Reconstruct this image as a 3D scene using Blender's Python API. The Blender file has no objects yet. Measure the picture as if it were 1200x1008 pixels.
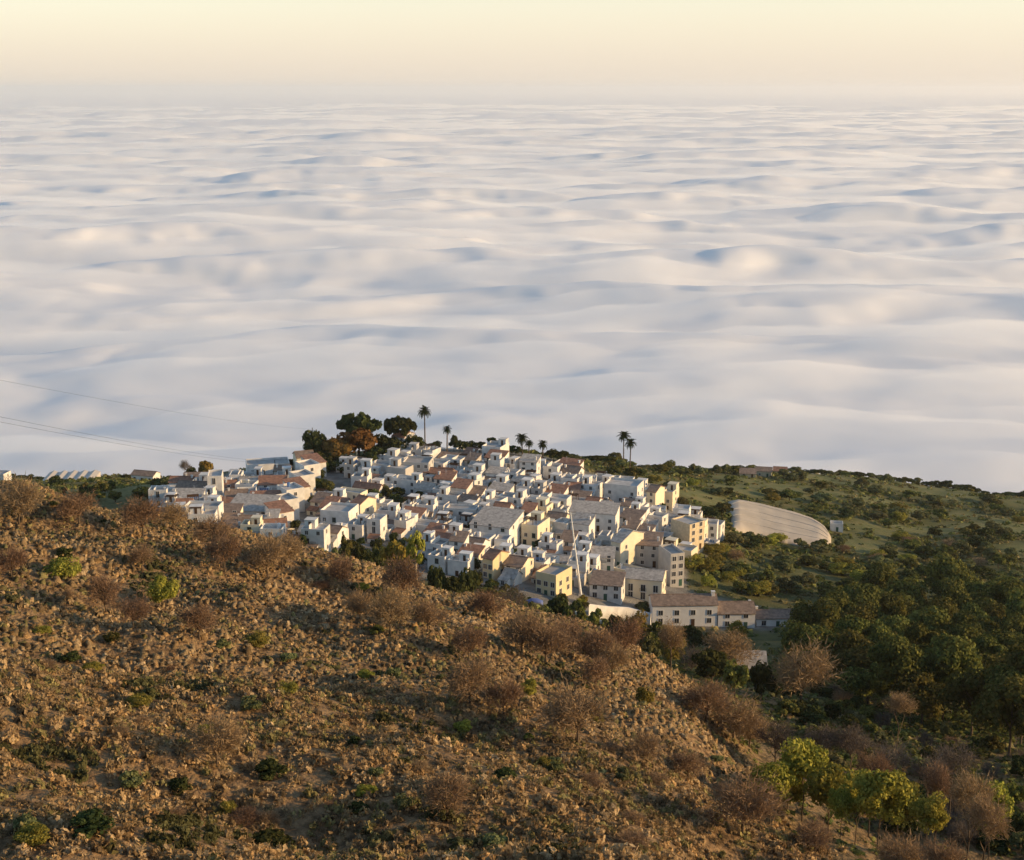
import bpy, bmesh, math, random
import numpy as np
from mathutils import Vector, Matrix

# ------------------------------------------------------------------ camera, world, sun, exposure
SC = bpy.context.scene
COL = SC.collection
R = math.radians
F = 1650.0                       # focal length in photo pixels (photo 1200 x 1008)
PITCH = math.atan((504 - 104) / F)
CP, SP = math.cos(PITCH), math.sin(PITCH)

cam_d = bpy.data.cameras.new('camera')
cam_d.sensor_width = 36.0
cam_d.lens = 36.0 * F / 1200.0
cam_d.clip_start = 0.5
cam_d.clip_end = 200000.0
cam = bpy.data.objects.new('camera', cam_d)
cam.rotation_euler = (math.pi / 2 - PITCH, 0, 0)
COL.objects.link(cam)
SC.camera = cam

SUN_EL, SUN_AZ = 12.0, 98.0      # azimuth clockwise from the view direction (+Y): low sun on the right
world = bpy.data.worlds.new('World')
SC.world = world
world.use_nodes = True
wn = world.node_tree
wn.nodes.clear()
w_out = wn.nodes.new('ShaderNodeOutputWorld')
w_bg = wn.nodes.new('ShaderNodeBackground')
w_sky = wn.nodes.new('ShaderNodeTexSky')
w_sky.sky_type = 'NISHITA'
w_sky.sun_disc = False
w_sky.sun_elevation = R(SUN_EL)
w_sky.sun_rotation = R(SUN_AZ)
w_sky.altitude = 900
w_sky.air_density = 1.1
w_sky.dust_density = 0.6
w_sky.ozone_density = 0.9
w_bg.inputs['Strength'].default_value = 0.15
w_tc = wn.nodes.new('ShaderNodeTexCoord')
w_sep = wn.nodes.new('ShaderNodeSeparateXYZ')
w_abs = wn.nodes.new('ShaderNodeMath'); w_abs.operation = 'ABSOLUTE'
w_exp = wn.nodes.new('ShaderNodeMath'); w_exp.operation = 'POWER'; w_exp.inputs[0].default_value = math.exp(-1 / 0.85 ** 2)
w_mul = wn.nodes.new('ShaderNodeMath'); w_mul.operation = 'MULTIPLY'; w_mul.inputs[1].default_value = 0.96
w_mix = wn.nodes.new('ShaderNodeMix'); w_mix.data_type = 'RGBA'
wn.links.new(w_tc.outputs['Generated'], w_sep.inputs[0])
wn.links.new(w_sep.outputs['Z'], w_abs.inputs[0])
w_sq = wn.nodes.new('ShaderNodeMath'); w_sq.operation = 'MULTIPLY'
w_ten = wn.nodes.new('ShaderNodeMath'); w_ten.operation = 'MULTIPLY'; w_ten.inputs[1].default_value = 10.0
wn.links.new(w_abs.outputs[0], w_ten.inputs[0])
wn.links.new(w_ten.outputs[0], w_sq.inputs[0]); wn.links.new(w_ten.outputs[0], w_sq.inputs[1])
wn.links.new(w_sq.outputs[0], w_exp.inputs[1])          # pale sea haze hugging the horizon all round
wn.links.new(w_exp.outputs[0], w_mul.inputs[0])
wn.links.new(w_mul.outputs[0], w_mix.inputs['Factor'])
wn.links.new(w_sky.outputs[0], w_mix.inputs['A'])
w_mr = wn.nodes.new('ShaderNodeMapRange'); w_mr.inputs['From Max'].default_value = 0.07
w_cm = wn.nodes.new('ShaderNodeMix'); w_cm.data_type = 'RGBA'
w_cm.inputs['A'].default_value = (4.15, 3.55, 2.9, 1); w_cm.inputs['B'].default_value = (5.4, 4.75, 3.85, 1)
wn.links.new(w_abs.outputs[0], w_mr.inputs['Value']); wn.links.new(w_mr.outputs[0], w_cm.inputs['Factor'])
wn.links.new(w_cm.outputs['Result'], w_mix.inputs['B'])
wn.links.new(w_mix.outputs['Result'], w_bg.inputs[0])
wn.links.new(w_bg.outputs[0], w_out.inputs[0])

sun_d = bpy.data.lights.new('sun', 'SUN')
sun_d.energy = 4.2
sun_d.angle = R(0.5)
sun_d.color = (1.0, 0.66, 0.31)
sun = bpy.data.objects.new('sun', sun_d)
_s = Vector((math.sin(R(SUN_AZ)) * math.cos(R(SUN_EL)), math.cos(R(SUN_AZ)) * math.cos(R(SUN_EL)), math.sin(R(SUN_EL))))
sun.rotation_euler = _s.to_track_quat('Z', 'Y').to_euler()
COL.objects.link(sun)

SC.view_settings.view_transform = 'Standard'
SC.view_settings.look = 'None'
SC.view_settings.gamma = 1.0
SC.view_settings.use_curve_mapping = False
SC.view_settings.exposure = 0.42
SC.cycles.max_bounces = 6
SC.cycles.diffuse_bounces = 3
SC.cycles.transparent_max_bounces = 6
SC.cycles.volume_bounces = 3

# ------------------------------------------------------------------ helpers
rng = np.random.default_rng(7)
random.seed(7)


def pnoise(x, y, seed=0):
    """2-D gradient noise, roughly -1..1"""
    xi = np.floor(x).astype(np.int64); yi = np.floor(y).astype(np.int64)
    xf = x - xi; yf = y - yi
    u = xf * xf * xf * (xf * (xf * 6 - 15) + 10); v = yf * yf * yf * (yf * (yf * 6 - 15) + 10)

    def g(ix, iy, dx, dy):
        h = (ix * 374761393 + iy * 668265263 + seed * 974634533) & 0x7fffffff
        h = ((h ^ (h >> 13)) * 1274126177) & 0x7fffffff
        h = (h ^ (h >> 16)) & 0xffff
        a = h * (2 * math.pi / 65536.0)
        return np.cos(a) * dx + np.sin(a) * dy
    n00 = g(xi, yi, xf, yf); n10 = g(xi + 1, yi, xf - 1, yf)
    n01 = g(xi, yi + 1, xf, yf - 1); n11 = g(xi + 1, yi + 1, xf - 1, yf - 1)
    a = n00 + u * (n10 - n00); b = n01 + u * (n11 - n01)
    return (a + v * (b - a)) * 1.5


def fbm(x, y, octs=4, seed=0, gain=0.5):
    s = 0; a = 1.0
    for i in range(octs):
        s = s + a * pnoise(x * 2 ** i + 17.3 * i, y * 2 ** i - 9.1 * i, seed + i); a *= gain
    return s


def tag(o, label=None, cat=None, group=None, kind=None):
    if label: o['label'] = label
    if cat: o['category'] = cat
    if group: o['group'] = group
    if kind: o['kind'] = kind
    return o


def mesh_np(name, V, Fc, mat=None, smooth=False, attr=None, link=True, parent=None):
    """V (n,3) float, Fc (m,k) int -> linked object"""
    me = bpy.data.meshes.new(name)
    V = np.asarray(V, np.float32); Fc = np.asarray(Fc, np.int32)
    m, k = Fc.shape
    me.vertices.add(len(V)); me.vertices.foreach_set('co', V.ravel())
    me.loops.add(m * k); me.loops.foreach_set('vertex_index', Fc.ravel())
    me.polygons.add(m)
    me.polygons.foreach_set('loop_start', np.arange(0, m * k, k, dtype=np.int32))
    if smooth:
        me.polygons.foreach_set('use_smooth', np.ones(m, bool))
    me.update(calc_edges=True)
    if attr is not None:
        for an, av in attr.items():
            a = me.attributes.new(an, 'FLOAT_COLOR', 'POINT')
            c = np.ones((len(V), 4), np.float32); c[:, :3] = av
            a.data.foreach_set('color', c.ravel())
    if mat: me.materials.append(mat)
    if not link: return me
    o = bpy.data.objects.new(name, me)
    COL.objects.link(o)
    if parent: o.parent = parent
    return o


def nodes_of(name):
    m = bpy.data.materials.new(name)
    m.use_nodes = True
    return m, m.node_tree, m.node_tree.nodes['Principled BSDF']


def pix_dir(px, py):
    u = (px - 600.0) / F; v = (504.0 - py) / F
    return Vector((u, CP + v * SP, -SP + v * CP))


def project(p):
    """world point -> photo pixel"""
    x, y, z = p[0], p[1], p[2]
    fwd = y * CP - z * SP; up = y * SP + z * CP
    return 600 + F * x / fwd, 504 - F * up / fwd


# ------------------------------------------------------------------ terrain height field
COLS_PX = [-900, -300, -100, 0, 100, 200, 300, 400, 500, 600, 700, 800, 900, 1000, 1100, 1200, 1400, 1900]
D_K = [65, 90, 120, 150, 175, 200, 250, 310, 370, 430, 480, 530, 600, 700, 800, 900, 1100, 1500]
T = {
    -300: [1000, 845, 715, 620, 560, 556, 590, 620, 630, 615, 600, 585, 570, 560, 559, 566, 620, 800],
    -100: [1005, 848, 722, 630, 570, 566, 598, 628, 638, 622, 606, 590, 574, 562, 560, 568, 620, 800],
    0:    [1008, 850, 730, 642, 584, 576, 605, 634, 642, 625, 608, 592, 576, 563, 561, 570, 620, 800],
    100:  [1008, 856, 744, 655, 600, 592, 622, 646, 645, 616, 598, 584, 572, 564, 562, 574, 625, 800],
    200:  [1008, 862, 757, 670, 617, 610, 642, 658, 642, 604, 580, 566, 566, 567, 570, 590, 650, 810],
    300:  [1008, 872, 770, 689, 638, 633, 660, 668, 650, 608, 572, 549, 558, 600, 640, 690, 750, 840],
    400:  [1008, 882, 786, 707, 662, 662, 690, 690, 664, 612, 567, 533, 556, 600, 640, 690, 750, 840],
    500:  [1008, 892, 800, 729, 691, 697, 718, 713, 680, 620, 572, 531, 553, 600, 640, 690, 750, 840],
    600:  [1008, 902, 815, 748, 712, 718, 738, 732, 690, 625, 574, 534, 550, 595, 640, 690, 750, 840],
    700:  [1014, 920, 842, 778, 750, 752, 762, 757, 712, 638, 588, 556, 540, 560, 620, 680, 750, 840],
    800:  [1045, 955, 878, 822, 800, 798, 786, 768, 737, 660, 612, 588, 568, 553, 580, 640, 740, 840],
    900:  [1100, 1010, 946, 895, 862, 840, 800, 772, 742, 690, 655, 625, 592, 560, 556, 600, 720, 840],
    1000: [1130, 1040, 975, 925, 890, 865, 820, 784, 746, 705, 672, 645, 610, 576, 559, 574, 690, 830],
    1100: [1150, 1066, 1000, 950, 915, 887, 838, 795, 755, 715, 685, 660, 630, 600, 578, 578, 660, 820],
    1200: [1160, 1075, 1010, 960, 925, 897, 848, 804, 764, 724, 694, 669, 639, 610, 589, 588, 655, 810],
    1400: [1185, 1098, 1032, 982, 946, 916, 864, 818, 778, 738, 708, 683, 654, 624, 603, 600, 655, 800],  # unseen ground right of frame, this and next row, lowered so sun reaches wood
    1900: [1260, 1165, 1095, 1040, 1000, 965, 905, 850, 805, 762, 730, 705, 672, 640, 618, 612, 660, 800],
}
T[-900] = T[-300]


def _pchip_m(x, y):
    h = np.diff(x); dl = np.diff(y) / h
    m = np.zeros_like(y)
    for i in range(1, len(x) - 1):
        if dl[i - 1] * dl[i] > 0:
            w1 = 2 * h[i] + h[i - 1]; w2 = h[i] + 2 * h[i - 1]
            m[i] = (w1 + w2) / (w1 / dl[i - 1] + w2 / dl[i])
    m[0] = dl[0]; m[-1] = dl[-1]
    return m


def pchip(x, y, xq, m=None):
    x = np.asarray(x, float); y = np.asarray(y, float)
    if m is None: m = _pchip_m(x, y)
    xq = np.clip(xq, x[0], x[-1])
    i = np.clip(np.searchsorted(x, xq, side='right') - 1, 0, len(x) - 2)
    h = x[i + 1] - x[i]; t = (xq - x[i]) / h
    return ((2 * t ** 3 - 3 * t ** 2 + 1) * y[i] + (t ** 3 - 2 * t ** 2 + t) * h * m[i]
            + (-2 * t ** 3 + 3 * t ** 2) * y[i + 1] + (t ** 3 - t ** 2) * h * m[i + 1])


_vref = (504 - 640) / F
AZ_C = np.array([math.atan2((p - 600) / F, CP + _vref * SP) for p in COLS_PX])
LOGD = np.linspace(math.log(2.0), math.log(1500), 700)
ZC = []
for k, p in enumerate(COLS_PX):
    zs = [-1.7, -5.5, -20.5]; ds = [0, 8, 32]
    for d, py in zip(D_K, T[p]):
        v = (504 - py) / F; fy = CP + v * SP
        ds.append(d); zs.append(d * (-SP + v * CP) / (fy / math.cos(AZ_C[k])))
    ZC.append(pchip(ds, zs, np.exp(LOGD)))
ZC = np.array(ZC)                                  # columns x LOGD
AZ_F = np.linspace(AZ_C[0], AZ_C[-1], 600)
ZT = np.stack([pchip(AZ_C, ZC[:, j], AZ_F) for j in range(ZC.shape[1])], 1)   # az x d
for _ in range(6):                                  # soften the table along azimuth
    ZT[1:-1] = (ZT[:-2] + 2 * ZT[1:-1] + ZT[2:]) / 4


def ground(x, y):
    """terrain height at world x, y (arrays ok)"""
    x = np.asarray(x, float); y = np.asarray(y, float)
    d = np.clip(np.hypot(x, y), 2.0, 1499.0); az = np.arctan2(x, y)
    fi = np.clip((az - AZ_F[0]) / (AZ_F[1] - AZ_F[0]), 0, len(AZ_F) - 1.001)
    fj = np.clip((np.log(d) - LOGD[0]) / (LOGD[1] - LOGD[0]), 0, len(LOGD) - 1.001)
    i = fi.astype(int); j = fj.astype(int); a = fi - i; b = fj - j
    z = (ZT[i, j] * (1 - a) * (1 - b) + ZT[i + 1, j] * a * (1 - b) + ZT[i, j + 1] * (1 - a) * b + ZT[i + 1, j + 1] * a * b)
    hill = np.clip((215 - d) / 40, 0, 1) * np.clip((d - 12) / 30, 0, 1)
    z = z + hill * (2.5 * pnoise(x / 24, y / 15, 3) + 0.8 * pnoise(x / 8, y / 6, 4) + 0.16 * pnoise(x / 2.6, y / 2.2, 5))
    far = np.clip((d - 560) / 120, 0, 1)
    z = z + far * (3.0 * pnoise(x / 70, y / 60, 8) + 1.2 * pnoise(x / 25, y / 22, 9))
    return np.maximum(z, -430.0)


def gz(x, y): return float(ground(x, y))


def hit(px, py, d0=60, d1=1000, start=None):
    """first terrain point seen through photo pixel"""
    dv = pix_dir(px, py); h = math.hypot(dv.x, dv.y)
    ds = np.exp(np.linspace(math.log(d0), math.log(d1), 1500))
    zr = ds * dv.z / h; zg = ground(ds * dv.x / h, ds * dv.y / h)
    below = np.nonzero(zr <= zg)[0]
    if len(below) == 0: return None
    d = ds[below[0]]
    return Vector((d * dv.x / h, d * dv.y / h, float(zg[below[0]])))


def at(px, d):
    """ground point in pixel column px (taken mid-height) at horizontal distance d"""
    a = math.atan2((px - 600) / F, CP + (504 - 640) / F * SP)
    x, y = d * math.sin(a), d * math.cos(a)
    return Vector((x, y, gz(x, y)))


# biome masks -------------------------------------------------------
def hill_mask(x, y):
    """1 on the dry near slope, 0 in the green valley"""
    d = np.hypot(x, y); az = np.arctan2(x, y)
    pxx = 600 + F * np.tan(az) * 0.958
    lim = np.interp(pxx, [-300, 0, 500, 700, 800, 880, 960, 1060, 1200], [300, 280, 235, 215, 190, 160, 118, 88, 70])
    lim = lim * (1 + 0.06 * pnoise(x / 20, y / 20, 21))
    return np.clip((lim - d) / 14, 0, 1)


VPOLY = [(183, 612), (186, 585), (215, 560), (262, 556), (330, 545), (372, 548), (420, 540), (470, 524), (560, 524), (640, 535), (700, 556),
         (740, 570), (792, 586), (800, 606), (838, 622), (832, 650), (806, 656), (806, 694), (880, 712), (935, 724), (935, 738), (770, 738), (690, 724),
         (620, 702), (540, 690), (470, 672), (380, 652), (330, 640), (262, 632)]


def in_poly(px, py, poly=VPOLY):
    px = np.asarray(px, float); py = np.asarray(py, float)
    c = np.zeros(px.shape, bool); n = len(poly); j = n - 1
    for i in range(n):
        xi, yi = poly[i]; xj, yj = poly[j]
        with np.errstate(divide='ignore', invalid='ignore'):
            cond = ((yi > py) != (yj > py)) & (px < (xj - xi) * (py - yi) / (yj - yi + 1e-9) + xi)
        c ^= cond; j = i
    return c


# ------------------------------------------------------------------ ground sheet
def build_ground():
    az = np.concatenate([np.linspace(R(-75), R(-24), 40, endpoint=False), np.linspace(R(-24), R(24), 430), np.linspace(R(24), R(75), 41)[1:]])
    d = np.exp(np.concatenate([np.linspace(math.log(3), math.log(58), 30, endpoint=False), np.linspace(math.log(58), math.log(210), 150, endpoint=False),
                               np.linspace(math.log(210), math.log(900), 150, endpoint=False), np.linspace(math.log(900), math.log(1490), 14)]))
    A, D = np.meshgrid(az, d)
    X = D * np.sin(A); Y = D * np.cos(A); Z = ground(X, Y)
    n = A.shape[1]
    i, j = np.meshgrid(np.arange(A.shape[0] - 1), np.arange(n - 1), indexing='ij')
    q = (i * n + j).ravel()
    Fc = np.stack([q, q + 1, q + n + 1, q + n], 1)
    hm = hill_mask(X, Y).ravel()
    fw = Y * CP - Z * SP
    PX = 600 + F * X / fw; PY = 504 - F * (Y * SP + Z * CP) / fw
    vm = (in_poly(PX, PY) & (D > 340) & (D < 560)).astype(float)
    for _ in range(2):
        vm[1:-1, 1:-1] = (vm[1:-1, 1:-1] * 2 + vm[:-2, 1:-1] + vm[2:, 1:-1] + vm[1:-1, :-2] + vm[1:-1, 2:]) / 6
    meadow = np.clip(pnoise(X / 55, Y / 40, 31) * 2 + np.clip((D - 560) / 120, -2.5, 0.6), 0, 1).ravel()
    hm = np.maximum(hm, 0.8 * np.clip((310 - D.ravel()) / 70, 0, 1))       # leaf litter and dry earth on the near valley floor
    attr = np.stack([hm, vm.ravel(), meadow], 1)
    m, nt, bs = nodes_of('earth and dry grass')
    at_ = nt.nodes.new('ShaderNodeAttribute'); at_.attribute_name = 'biome'
    sep = nt.nodes.new('ShaderNodeSeparateColor'); nt.links.new(at_.outputs['Color'], sep.inputs[0])
    tc = nt.nodes.new('ShaderNodeNewGeometry')

    def noise(scale, det=6):
        nz = nt.nodes.new('ShaderNodeTexNoise'); nz.inputs['Scale'].default_value = scale; nz.inputs['Detail'].default_value = det
        nt.links.new(tc.outputs['Position'], nz.inputs['Vector']); return nz.outputs['Fac']

    def ramp(fac, stops):
        r = nt.nodes.new('ShaderNodeValToRGB'); nt.links.new(fac, r.inputs[0])
        while len(r.color_ramp.elements) < len(stops): r.color_ramp.elements.new(0.5)
        for e, (p, c) in zip(r.color_ramp.elements, stops): e.position = p; e.color = (*c, 1)
        return r.outputs[0]

    def mix(f, a, b):
        x = nt.nodes.new('ShaderNodeMix'); x.data_type = 'RGBA'
        nt.links.new(f, x.inputs['Factor']); nt.links.new(a, x.inputs['A']); nt.links.new(b, x.inputs['B']); return x.outputs['Result']
    hillc = ramp(noise(0.9, 10), [(0.34, (0.07, 0.046, 0.025)), (0.47, (0.19, 0.122, 0.064)), (0.58, (0.29, 0.19, 0.10)), (0.7, (0.13, 0.105, 0.048))])
    green = ramp(noise(0.12), [(0.3, (0.055, 0.065, 0.026)), (0.5, (0.10, 0.105, 0.04)), (0.65, (0.14, 0.125, 0.052)), (0.8, (0.18, 0.135, 0.065))])
    mead = ramp(noise(0.2), [(0.35, (0.12, 0.14, 0.055)), (0.6, (0.19, 0.18, 0.075)), (0.75, (0.24, 0.18, 0.09))])
    vill = ramp(noise(0.3), [(0.35, (0.16, 0.15, 0.14)), (0.6, (0.26, 0.25, 0.23))])
    c = mix(sep.outputs[2], green, mead); c = mix(sep.outputs[0], c, hillc); c = mix(sep.outputs[1], c, vill)
    nt.links.new(c, bs.inputs['Base Color'])
    bs.inputs['Roughness'].default_value = 0.95; bs.inputs['Specular IOR Level'].default_value = 0.1
    bp = nt.nodes.new('ShaderNodeBump'); bp.inputs['Strength'].default_value = 0.9; bp.inputs['Distance'].default_value = 0.5
    nt.links.new(noise(2.2, 8), bp.inputs['Height']); nt.links.new(bp.outputs[0], bs.inputs['Normal'])
    o = mesh_np('ground', np.stack([X.ravel(), Y.ravel(), Z.ravel()], 1), Fc, m, True, {'biome': attr})
    tag(o, 'dry brown hillside falling to the green valley and village ridge', None, None, 'structure')


build_ground()

# ------------------------------------------------------------------ sea of clouds
CLOUD_Z = -345.0
MIST = 0.007


def build_clouds():
    az = np.concatenate([np.linspace(R(-70), R(-25), 60, endpoint=False), np.linspace(R(-25), R(25), 340), np.linspace(R(25), R(70), 61)[1:]])
    d = np.exp(np.concatenate([np.linspace(math.log(800), math.log(12000), 400, endpoint=False), np.linspace(math.log(12000), math.log(140000), 150)]))
    A, D = np.meshgrid(az, d)
    X = D * np.sin(A); Y = D * np.cos(A)
    wx = X + 110 * pnoise(X / 600, Y / 420, 41) + 34 * pnoise(X / 190, Y / 150, 43) + 10 * pnoise(X / 70, Y / 60, 45)
    wy = Y + 110 * pnoise(X / 600, Y / 420, 42) + 34 * pnoise(X / 190, Y / 150, 44) + 10 * pnoise(X / 70, Y / 60, 46)

    def puffs(a, b, seed, k=7.0):                          # rounded heads packed side by side, softened creases
        x, y = wx / a, wy / b; xi = np.floor(x).astype(np.int64); yi = np.floor(y).astype(np.int64); sm = 0
        for dx in (-1, 0, 1):
            for dy in (-1, 0, 1):
                ix, iy = xi + dx, yi + dy
                h = (ix * 374761393 + iy * 668265263 + seed * 974634533) & 0x7fffffff
                h = ((h ^ (h >> 13)) * 1274126177) & 0x7fffffff
                jx = (h & 255) / 255.0; jy = ((h >> 8) & 255) / 255.0; hh = ((h >> 16) & 255) / 255.0
                d2 = (x - ix - jx) ** 2 + (y - iy - jy) ** 2
                sm = sm + np.exp(-k * d2 * (0.7 + 0.6 * jy) + 2.2 * (hh - 0.5))
        return np.log(sm + 0.03) / k + 0.1
    fine = np.clip(1.5 - D / 3800, 0, 1)
    med = np.clip(1.6 - D / 8000, 0.0, 1)
    bank = np.clip(0.75 + 0.6 * pnoise(X / 2600, Y / 1100, 61), 0.25, 1.3)
    H = 30 * pnoise(wx / 4600, wy / 700, 51) + 25 * pnoise(wx / 1500, wy / 300, 52) + 48 * puffs(1050, 285, 53) * bank \
        + np.clip(1.8 - D / 16000, 0.1, 1) * bank * 30 * puffs(440, 165, 54) \
        + med * (11 * puffs(200, 105, 55) + 3.0 * pnoise(wx / 130, wy / 80, 56)) + fine * (2.6 * puffs(90, 58, 57) + 0.6 * pnoise(wx / 45, wy / 36, 58))
    H = H * 1.6 * np.clip(D / 3000, 0.5, 1.0)
    Z = CLOUD_Z + H
    n = A.shape[1]
    i, j = np.meshgrid(np.arange(A.shape[0] - 1), np.arange(n - 1), indexing='ij')
    q = (i * n + j).ravel()
    Fc = np.stack([q, q + 1, q + n + 1, q + n], 1)
    m, nt, bs = nodes_of('cloud')
    bs.inputs['Base Color'].default_value = (0.82, 0.82, 0.82, 1)
    bs.inputs['Roughness'].default_value = 1.0
    bs.inputs['Specular IOR Level'].default_value = 0.0
    bs.subsurface_method = 'RANDOM_WALK'
    bs.inputs['Subsurface Weight'].default_value = 1.0
    bs.inputs['Subsurface Radius'].default_value = (1, 1, 1)
    bs.inputs['Subsurface Scale'].default_value = 14.0
    bs.inputs['Subsurface Anisotropy'].default_value = 0.0
    o = mesh_np('sea_of_clouds', np.stack([X.ravel(), Y.ravel(), Z.ravel()], 1), Fc, m, True)
    tag(o, 'soft rolling sea of clouds reaching to the horizon', None, None, 'structure')
    # thin mist lying over the cloud tops: a closed even volume between the cloud surface and an uneven lid
    k = np.arange(0, A.shape[0], 2); k = k[d[k] < 30000]; l = np.arange(0, n, 2)
    Xm, Ym, Zm, Dm = X[np.ix_(k, l)], Y[np.ix_(k, l)], Z[np.ix_(k, l)], D[np.ix_(k, l)]
    sm = Zm.copy()
    for _ in range(14):
        sm[1:-1] = (sm[:-2] + 2 * sm[1:-1] + sm[2:]) / 4; sm[:, 1:-1] = (sm[:, :-2] + 2 * sm[:, 1:-1] + sm[:, 2:]) / 4
    lid = np.maximum(sm + 11 + 20 * pnoise(Xm / 430, Ym / 170, 62) + 11 * pnoise(Xm / 170, Ym / 90, 63) + 4 * pnoise(Xm / 60, Ym / 40, 64), Zm - 4)
    lo = Zm - 9; r_, c_ = Xm.shape
    V = np.concatenate([np.stack([Xm, Ym, lid], 2).reshape(-1, 3), np.stack([Xm, Ym, lo], 2).reshape(-1, 3)])
    i, j = np.meshgrid(np.arange(r_ - 1), np.arange(c_ - 1), indexing='ij'); q = (i * c_ + j).ravel(); N_ = r_ * c_
    top = np.stack([q, q + 1, q + c_ + 1, q + c_], 1); bot = top[:, ::-1] + N_
    ring = np.concatenate([np.arange(c_), np.arange(1, r_) * c_ + c_ - 1, (r_ - 1) * c_ + np.arange(c_ - 2, -1, -1), np.arange(r_ - 2, 0, -1) * c_])
    nx_ = np.roll(ring, -1); side = np.stack([ring, ring + N_, nx_ + N_, nx_], 1)
    mv = bpy.data.materials.new('cloud mist'); mv.use_nodes = True; nv = mv.node_tree; nv.nodes.clear()
    ov = nv.nodes.new('ShaderNodeOutputMaterial'); pv = nv.nodes.new('ShaderNodeVolumePrincipled')
    pv.inputs['Color'].default_value = (0.985, 0.985, 0.985, 1); pv.inputs['Density'].default_value = MIST; pv.inputs['Anisotropy'].default_value = 0.2
    nv.links.new(pv.outputs[0], ov.inputs['Volume'])
    o = mesh_np('cloud_mist', V, np.concatenate([top, bot, side]), mv, True)
    tag(o, 'thin veil of mist drifting over the cloud tops', None, None, 'stuff')


build_clouds()

# ------------------------------------------------------------------ naming: every thing gets a label that singles it out
ITEMS = []        # (object, description, category, group, px, py)
LANDMARKS = []    # (phrase, px, py)


def enrol(o, desc, cat, group, p):
    px, py = project(p)
    o['category'] = cat
    if group: o['group'] = group
    ITEMS.append([o, desc, cat, px, py])


def landmark(phrase, px, py): LANDMARKS.append((phrase, px, py))


ORD = ['nearest', 'second nearest', 'third nearest', 'fourth nearest', 'fifth nearest', 'sixth nearest', 'seventh nearest', 'eighth nearest', 'ninth nearest',
       'tenth nearest', 'eleventh nearest', 'twelfth nearest', 'thirteenth nearest', 'fourteenth nearest', 'fifteenth nearest', 'sixteenth nearest',
       'seventeenth nearest', 'eighteenth nearest', 'nineteenth nearest', 'twentieth nearest']


def write_labels():
    groups = {}
    for it in ITEMS:
        o, desc, cat, px, py = it
        if 'label' in o: continue
        best = min(LANDMARKS, key=lambda l: math.hypot(l[1] - px, (l[2] - py) * 1.4))
        dx, dy = px - best[1], py - best[2]
        if abs(dx) > abs(dy) * 1.2: rel = 'right of' if dx > 0 else 'left of'
        else: rel = 'in front of' if dy > 0 else 'behind'
        groups.setdefault((desc, rel, best[0]), []).append((math.hypot(dx, dy), o))
    for (desc, rel, lm), l in groups.items():
        l.sort(key=lambda t: t[0])
        for i, (_, o) in enumerate(l):
            pre = '' if len(l) == 1 else (ORD[i] if i < len(ORD) else 'farthest') + ' '
            o['label'] = f'{pre}{desc} {rel} {lm}'


# ------------------------------------------------------------------ plant materials
def leaf_material(name, dark, light, transl=0.25, hue=0.03):
    """leaf colour varies leaf by leaf (attribute) and plant by plant (object random)"""
    m = bpy.data.materials.new(name); m.use_nodes = True; nt = m.node_tree; nt.nodes.clear()
    out = nt.nodes.new('ShaderNodeOutputMaterial'); mx = nt.nodes.new('ShaderNodeMixShader')
    df = nt.nodes.new('ShaderNodeBsdfDiffuse'); tr = nt.nodes.new('ShaderNodeBsdfTranslucent')
    a = nt.nodes.new('ShaderNodeAttribute'); a.attribute_name = 'tone'
    oi = nt.nodes.new('ShaderNodeObjectInfo')
    sep = nt.nodes.new('ShaderNodeSeparateColor'); nt.links.new(a.outputs['Color'], sep.inputs[0])
    mc = nt.nodes.new('ShaderNodeMix'); mc.data_type = 'RGBA'
    mc.inputs['A'].default_value = (*dark, 1); mc.inputs['B'].default_value = (*light, 1)
    nt.links.new(sep.outputs[0], mc.inputs['Factor'])
    hs = nt.nodes.new('ShaderNodeHueSaturation')
    for sock, lo, hi in (('Hue', 0.5 - hue, 0.5 + hue), ('Value', 0.75, 1.25)):
        mr = nt.nodes.new('ShaderNodeMapRange'); mr.inputs['To Min'].default_value = lo; mr.inputs['To Max'].default_value = hi
        nt.links.new(oi.outputs['Random'], mr.inputs['Value']); nt.links.new(mr.outputs[0], hs.inputs[sock])
    nt.links.new(mc.outputs['Result'], hs.inputs['Color'])
    nt.links.new(hs.outputs[0], df.inputs[0]); nt.links.new(hs.outputs[0], tr.inputs[0])
    mx.inputs[0].default_value = transl
    nt.links.new(df.outputs[0], mx.inputs[1]); nt.links.new(tr.outputs[0], mx.inputs[2]); nt.links.new(mx.outputs[0], out.inputs[0])
    return m


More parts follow.
